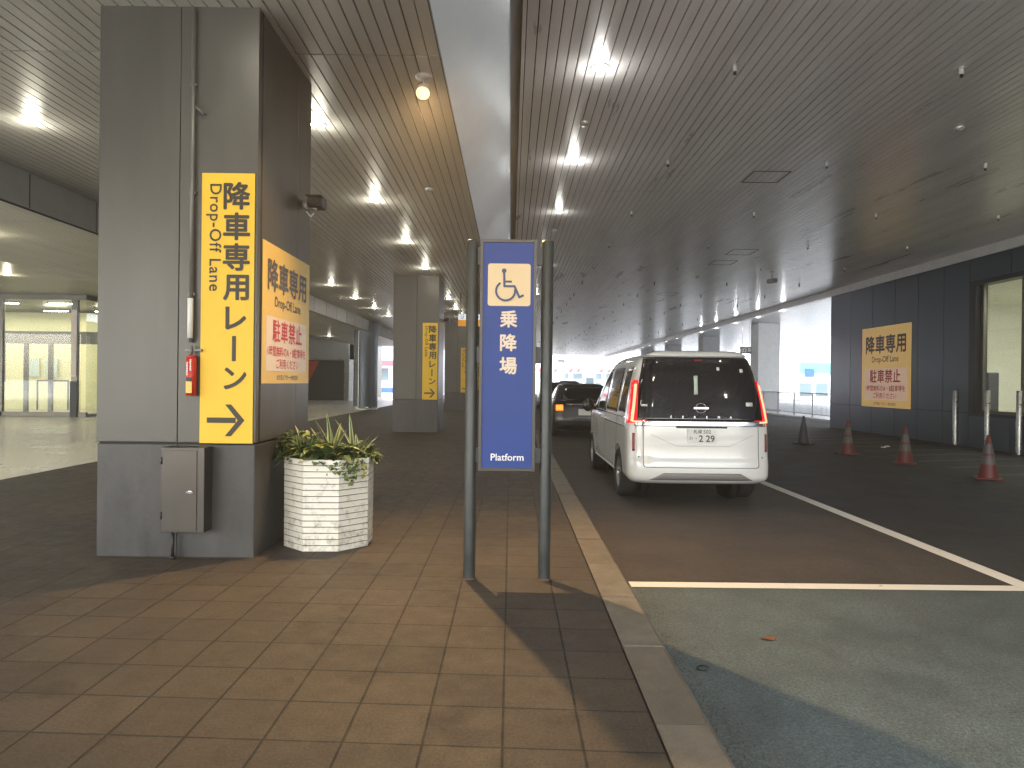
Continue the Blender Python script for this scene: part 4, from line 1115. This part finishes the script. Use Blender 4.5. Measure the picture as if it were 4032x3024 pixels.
for q in ((1.2, 2.3, 14.5, 16.2, .05, 1.9), (1.0, 2.0, 19.3, 20.8, .05, 1.75)):
    obj('machine', B(*q), M['dark_screen'], b, bevel=.03)
obj('notice', B(.245, .249, 15.35, 15.58, 1.35, 1.72), M['poster_white'], b)
for i, (x, y) in enumerate(((1.6, 14.5), (1.6, 17.5), (3.6, 16.0), (3.6, 19), (3.6, 12.5))):
    bm = bmesh.new(); lathe(bm, [(.12, 3.905), (.001, 3.905)], 24); q = obj('room_lamp', bm, M['led'], b); q.location = (x, y, 0)
L = bpy.data.lights.new('room_light', 'AREA'); L.energy = 420; L.color = (1, .99, .88); L.size = 3.5; L.shape = 'RECTANGLE'; L.size_y = 9
o = bpy.data.objects.new('room_light', L); C.objects.link(o); o.parent = b; o.location = (3.2, 15, 3.86)
poster(frame((11.297, 22.8, .70), 'minusx'), 'large yellow drop off poster on the slate wall', 2.235, 'yellow_glow')

# railing
t = thing('railing', 'grey metal railing with vertical bars beyond the slate wall', 'fence', (13.2, 27, -.05))
bm = bmesh.new(); box(bm, -.02, .02, 0, 14, 1.03, 1.07); box(bm, -.015, .015, 0, 14, .12, .15); obj('rail', bm, M['grey_wall'], t)
bm = bmesh.new(); y = .1
while y < 14: box(bm, -.008, .008, y - .008, y + .008, .15, 1.03); y += .12
obj('bars', bm, M['grey_wall'], t)
for y in (.05, 2.0, 4.0, 6, 8, 10, 12, 13.95): obj('post', B(-.025, .025, y - .025, y + .025, 0, 1.08), M['grey_wall'], t)
# pale columns right
for i, (y, lab, m_) in enumerate(((37.4, 'pale square column just right of the minivan', 'pale_wall'), (48.2, 'grey column seen above the minivan roof, right one', 'grey_wall'), (59.0, 'grey column seen above the minivan roof, left one', 'grey_wall'), (70, 'farthest grey column under the beam', 'grey_wall'))):
    t = thing('pale_column', lab, 'column', (13.6, y + .6, -.05), group='pale columns along the right walkway')
    obj('shaft', B(-.58, .58, -.6, .6, .12, 4.66), M[m_], t, bevel=.02); obj('plinth', B(-.62, .62, -.64, .64, 0, .12), M['grey_wall'], t)
# 02 sign hanging
t = thing('exit_number_sign', 'small dark hanging sign reading 02 right above the minivan', 'sign', matrix=frame((11.63, 36.0, 2.92), 'front'))
obj('panel', B(0, .56, 0, .34, -.05, .0), M['dark_metal'], t)
obj('lettering', merge([text_mesh('02', .28, .19, .17, z=.004, bold=.01), text_mesh('ヨ', .20, .44, .19, z=.004, bold=.02)]), M['white_text'], t)
bm = bmesh.new(); cyl(bm, (.1, .34, -.02), (.1, 1.58, -.02), .012, n=8); cyl(bm, (.46, .34, -.02), (.46, 1.58, -.02), .012, n=8); obj('hanger', bm, M['ring'], t)
# hanging guide sign left
t = thing('hanging_sign', 'small lit white and orange hanging sign beside the left post', 'sign', matrix=frame((-1.64, 22.0, 3.06), 'front'))
obj('housing', B(-.01, .71, -.01, .37, -.12, -.002), M['ring'], t)
obj('white_panel', B(0, .70, .19, .36, 0, .004), M['white_sign'], t); obj('orange_panel', B(0, .70, 0, .188, 0, .004), M['orange_sign'], t)
obj('lettering', merge([text_mesh('U', .15, .12, .275, z=.006, bold=.02), text_mesh('U', .15, .58, .275, z=.006, bold=.02)]), M['blue_ink'], t)
obj('arrow', merge([text_mesh('↗', .14, .40, .09, z=.006, bold=.01)]), M['ink'], t)
bm = bmesh.new(); cyl(bm, (.06, .37, -.06), (.06, 1.03, -.06), .012, n=8); cyl(bm, (.64, .37, -.06), (.64, 1.03, -.06), .012, n=8); obj('hanger', bm, M['dark_metal'], t)

# ------------------------------------------------------------------ left: round column, shutter building, glazed entrance
t = thing('round_column', 'rounded dark slate column with pale base ring beyond the planter', 'column', (-6.78, 33.2, 0))
bm = bmesh.new(); lathe(bm, [(.56, .12), (.56, 4.05)], 40); obj('shaft', bm, M['wall_slate'], t)
bm = bmesh.new(); lathe(bm, [(.57, 0), (.57, .13), (.555, .135)], 40); obj('base_ring', bm, M['steel'], t)
obj('edge_strip', B(-.235, -.205, -.56, -.50, .13, 3.66), M['steel'], t)
t = thing('shuttered_building', 'dark roller shutter under a beige panel wall, far left', 'building', (0, 47, 0))
bm = bmesh.new(); box(bm, -32, -10.7, .1, 3, 2.75, 4.2); box(bm, -10.95, -10.7, 0, 12, 0, 4.2); box(bm, -32, -15, .1, 3, 0, 2.75); obj('wall', bm, M['beige'], t)
bm = bmesh.new(); box(bm, -15, -11.0, .31, .5, 0, 2.7)
for k in range(9): box(bm, -15, -11.0, .25, .30, .05 + k * .3, .05 + k * .3 + .288)
obj('shutter', bm, M['shutter'], t)
bm = bmesh.new(); box(bm, -11.02, -10.96, -.05, .3, 0, 2.75); box(bm, -15, -11.02, -.05, .3, 2.66, 2.75); obj('shutter_frame', bm, M['steel'], t)
bm = bmesh.new(); v = [(-15, .1, 2.6), (-12.7, .1, 2.6), (-13.6, .1, .8), (-15, .1, .4)]; poly(bm, v); obj('red_banner', bm, M['red'], t)

t = thing('glazed_entrance', 'brightly lit glazed entrance with steel frames at the left edge', 'entrance', (0, 0, 0))
y0, xr = 23.9, -14.3
bm = bmesh.new()
for x in (-21.2, -17.15, xr - .34): box(bm, x - .10, x + .10, y0 - .06, y0 + .06, .0, 4.0)
box(bm, -32, xr + .06, y0 - .06, y0 + .06, .003, .16); box(bm, -32, xr + .06, y0 - .08, y0 + .08, 3.93, 4.10)
box(bm, xr - .10, xr + .06, y0 + .07, 34, .003, .10); box(bm, xr - .08, xr + .05, y0 + .09, 34, 3.93, 4.095)
for y in (27.2, 30.5, 34): box(bm, xr - .07, xr + .04, y - .06, y + .06, .0, 3.93)
obj('frame', bm, M['frame_steel'], t, bevel=.006)
obj('pane', B(-32, xr - .15, y0 - .006, y0 + .006, .16, 3.93), M['glass'], t)
obj('pane', B(xr - .02, xr - .01, y0 + .06, 34, .10, 3.93), M['glass'], t)
bm = bmesh.new(); box(bm, -32, xr - .2, 29.5, 29.6, 0, 4.0); box(bm, -31.9, -31.8, 24, 29.5, 0, 4.0); box(bm, -32, -10.4, 36, 36.1, 0, 4.1); obj('inner_wall', bm, mat('entrance_wall', (.84, .80, .47), .6), t)
bm = bmesh.new()
for x in (-17.75, -16.85, xr - .6): box(bm, x - .07, x + .07, 26.0, 26.1, .05, 3.0)
box(bm, -32, xr - .2, 25.95, 26.12, 2.55, 3.0); obj('inner_door_frame', bm, M['frame_steel'], t)
for x in (-19.75, -19.0): obj('notice', B(x - .25, x + .25, 29.40, 29.44, 1.35, 2.1), M['poster_pale'], t)
for x in (-15.9,): obj('small_notice', B(x - .5, x + .5, 29.45, 29.47, 1.45, 1.5), M['ring'], t)
obj('info_screen', B(-18.9, -17.55, 24.6, 24.7, 1.15, 2.5), M['dark_screen'], t)
obj('pillar_poster', B(xr - .43, xr - .25, y0 - .10, y0 - .085, 1.35, 3.6), M['poster_white'], t)
obj('pillar_base', B(xr - .45, xr - .22, y0 - .11, y0 - .062, .01, 1.2), M['dark_metal'], t)
bm = bmesh.new(); tube(bm, [(-17.7, 26.6, .1), (-17.7, 26.6, 1.2), (-16.55, 26.6, 1.2), (-16.55, 26.6, .1)], .03, 8); obj('guard_rail', bm, M['dark_metal'], t)
obj('lit_panel', B(xr + .10, xr + .16, 27.4, 28.6, 1.9, 3.2), M['white_sign'], t)
for x in (-24, -20.6, -17.8, -15.8):
    for y in (25.0, 27.8): obj('ceiling_light_strip', B(x - .45, x + .45, y - .05, y + .05, 3.9, 3.92), M['led'], t)
L = bpy.data.lights.new('entrance_light', 'AREA'); L.energy = 300; L.color = (1, .945, .78); L.size = 10; L.shape = 'RECTANGLE'; L.size_y = 4.5
o = bpy.data.objects.new('entrance_light', L); C.objects.link(o); o.parent = t; o.location = (-20, 26.8, 3.85)
L = bpy.data.lights.new('entrance_light', 'AREA'); L.energy = 90; L.color = (1, .95, .75); L.size = 3; L.shape = 'RECTANGLE'; L.size_y = 5
o = bpy.data.objects.new('entrance_light', L); C.objects.link(o); o.parent = t; o.location = (-12.5, 33, 3.9)
# potted fern by the entrance
bm = bmesh.new()
for i in range(60): blade(bm, (0, 0, .75), i * 2.4, R(random.uniform(20, 75)), random.uniform(.5, .9), .03, 1.1)
cyl(bm, (0, 0, 0), (0, 0, .75), .2, .25, n=16, mi=1)
o = obj('potted_fern', bm, [M['leaf'], M['leaf']]); o.location = (-13.0, 27.0, 0); tag(o, 'potted fern standing outside the glazed entrance', 'plant')

# ------------------------------------------------------------------ outside, far end
t = thing('terminal_building', 'white sunlit building with windows across the far end', 'building', (0, 112, 0))
bm = bmesh.new(); box(bm, -60, 80, 0, 6, -.2, 9); obj('wall', bm, M['white_out'], t)
bm = bmesh.new()
for k in range(46):
    x = -50 + k * 2.6; box(bm, x, x + 1.9, -.06, 0, 2.0, 2.9); box(bm, x, x + 1.9, -.05, 0, .3, 1.5)
obj('window', bm, M['glass_out'], t)
bm = bmesh.new(); k = 0
for k in range(60): 
    x = -45 + k * 1.2; poly(bm, [(x, -.4, 3.0), (x + .5, -.4, 3.0), (x + .9, -.4, 3.6), (x + .4, -.4, 3.6)])
obj('awning', bm, M['pink'], t)
t = thing('footbridge', 'pale panelled footbridge crossing beyond the canopy', 'bridge', (0, 90, 0))
bm = bmesh.new()
for k in range(7): box(bm, 5.2 + k * 1.15, 5.2 + k * 1.15 + 1.13, 0, .3, 4.25, 6.0)
obj('parapet', bm, M['white_out'], t); bm = bmesh.new(); box(bm, 6.0, 6.9, .4, 1.3, -.15, 4.6); obj('pier', bm, M['pale_wall'], t)
t = thing('kiosk', 'boxy pale kiosk under the far footbridge', 'kiosk', (10.6, 95, GZ)); obj('wall', B(-.8, .8, 0, 2, 0, 3.4), M['pale_wall'], t); obj('window', B(-.5, .5, -.03, 0, .9, 2.2), M['glass_out'], t)
t = thing('awning_shop', 'white shop with red awning and blue base seen between columns', 'building', (-13, 72, 0))
obj('wall', B(-6, 6, 0, 4, -.1, 5.5), M['white_out'], t); obj('awning', B(-6, 6, -.9, -.02, 2.9, 3.4), M['pink'], t); obj('base_band', B(-6, 6, -.05, -.005, .15, .65), M['blue_out'], t)
for k in range(5): obj('window', B(-5.2 + k * 2.2, -3.8 + k * 2.2, -.04, -.004, 1.4, 2.6), M['glass_out'], t)
t = thing('side_building', 'white building with teal band and blue sign beyond the railing', 'building', (30, 70, 0))
obj('wall', B(-8, 14, 0, 4, -.1, 9), M['white_out'], t); obj('teal_band', B(-1.5, 8, -.25, -.02, 2.6, 3.6), M['teal_out'], t); obj('blue_sign', B(-1.1, -.2, -.35, -.27, 2.2, 3.0), M['blue_out'], t)
for k in range(6): obj('window', B(-1.5 + k * 1.6, -.3 + k * 1.6, -.04, -.004, .3, 1.6), M['glass_out'], t)
obj('grey_door', B(-5.0, -3.3, -.2, -.01, 0, 3.6), M['pale_wall'], t)

# ------------------------------------------------------------------ thin scattering volume added for lens glare and low contrast
bm = bmesh.new(); box(bm, -63, 90, -3.6, 130, -.6, 12.5)
hz = obj('glare_haze', bm, M['black']); tag(hz, kind='structure')
hm = bpy.data.materials.new('glare_haze'); hm.use_nodes = True; n_ = hm.node_tree; n_.nodes.clear()
vo = n_.nodes.new('ShaderNodeVolumeScatter'); vo.inputs['Density'].default_value = .005; vo.inputs['Anisotropy'].default_value = .45
ou = n_.nodes.new('ShaderNodeOutputMaterial'); n_.links.new(vo.outputs[0], ou.inputs['Volume']); hz.data.materials.clear(); hz.data.materials.append(hm)

# ------------------------------------------------------------------ light
w = bpy.data.worlds.new('World'); sc.world = w; w.use_nodes = True
nt = w.node_tree; bg = nt.nodes['Background']; sky = nt.nodes.new('ShaderNodeTexSky'); sky.sky_type = 'NISHITA'; sky.sun_disc = False
SE, SR = R(50), R(205)
sky.sun_elevation = SE; sky.sun_rotation = SR; sky.dust_density = 3.5; sky.air_density = 1.2
hs = nt.nodes.new('ShaderNodeHueSaturation'); hs.inputs['Saturation'].default_value = .45
nt.links.new(sky.outputs[0], hs.inputs['Color']); nt.links.new(hs.outputs[0], bg.inputs[0]); bg.inputs[1].default_value = 1.0
sl = bpy.data.lights.new('sun', 'SUN'); sl.energy = 5.0; sl.angle = R(3); sl.color = (1, .97, .93)
so = bpy.data.objects.new('sun', sl); C.objects.link(so)
sd = Vector((math.sin(SR) * math.cos(SE), math.cos(SR) * math.cos(SE), math.sin(SE)))
so.rotation_euler = sd.to_track_quat('Z', 'Y').to_euler(); so.location = (0, 0, 30)

sc.view_settings.view_transform = 'Standard'; sc.view_settings.look = 'None'; sc.view_settings.exposure = 0
try: sc.cycles.use_denoising = True; sc.cycles.denoising_input_passes = 'RGB_ALBEDO_NORMAL'; sc.cycles.denoising_prefilter = 'NONE'
except Exception: pass
sc.cycles.max_bounces = 6; sc.cycles.sample_clamp_indirect = 6
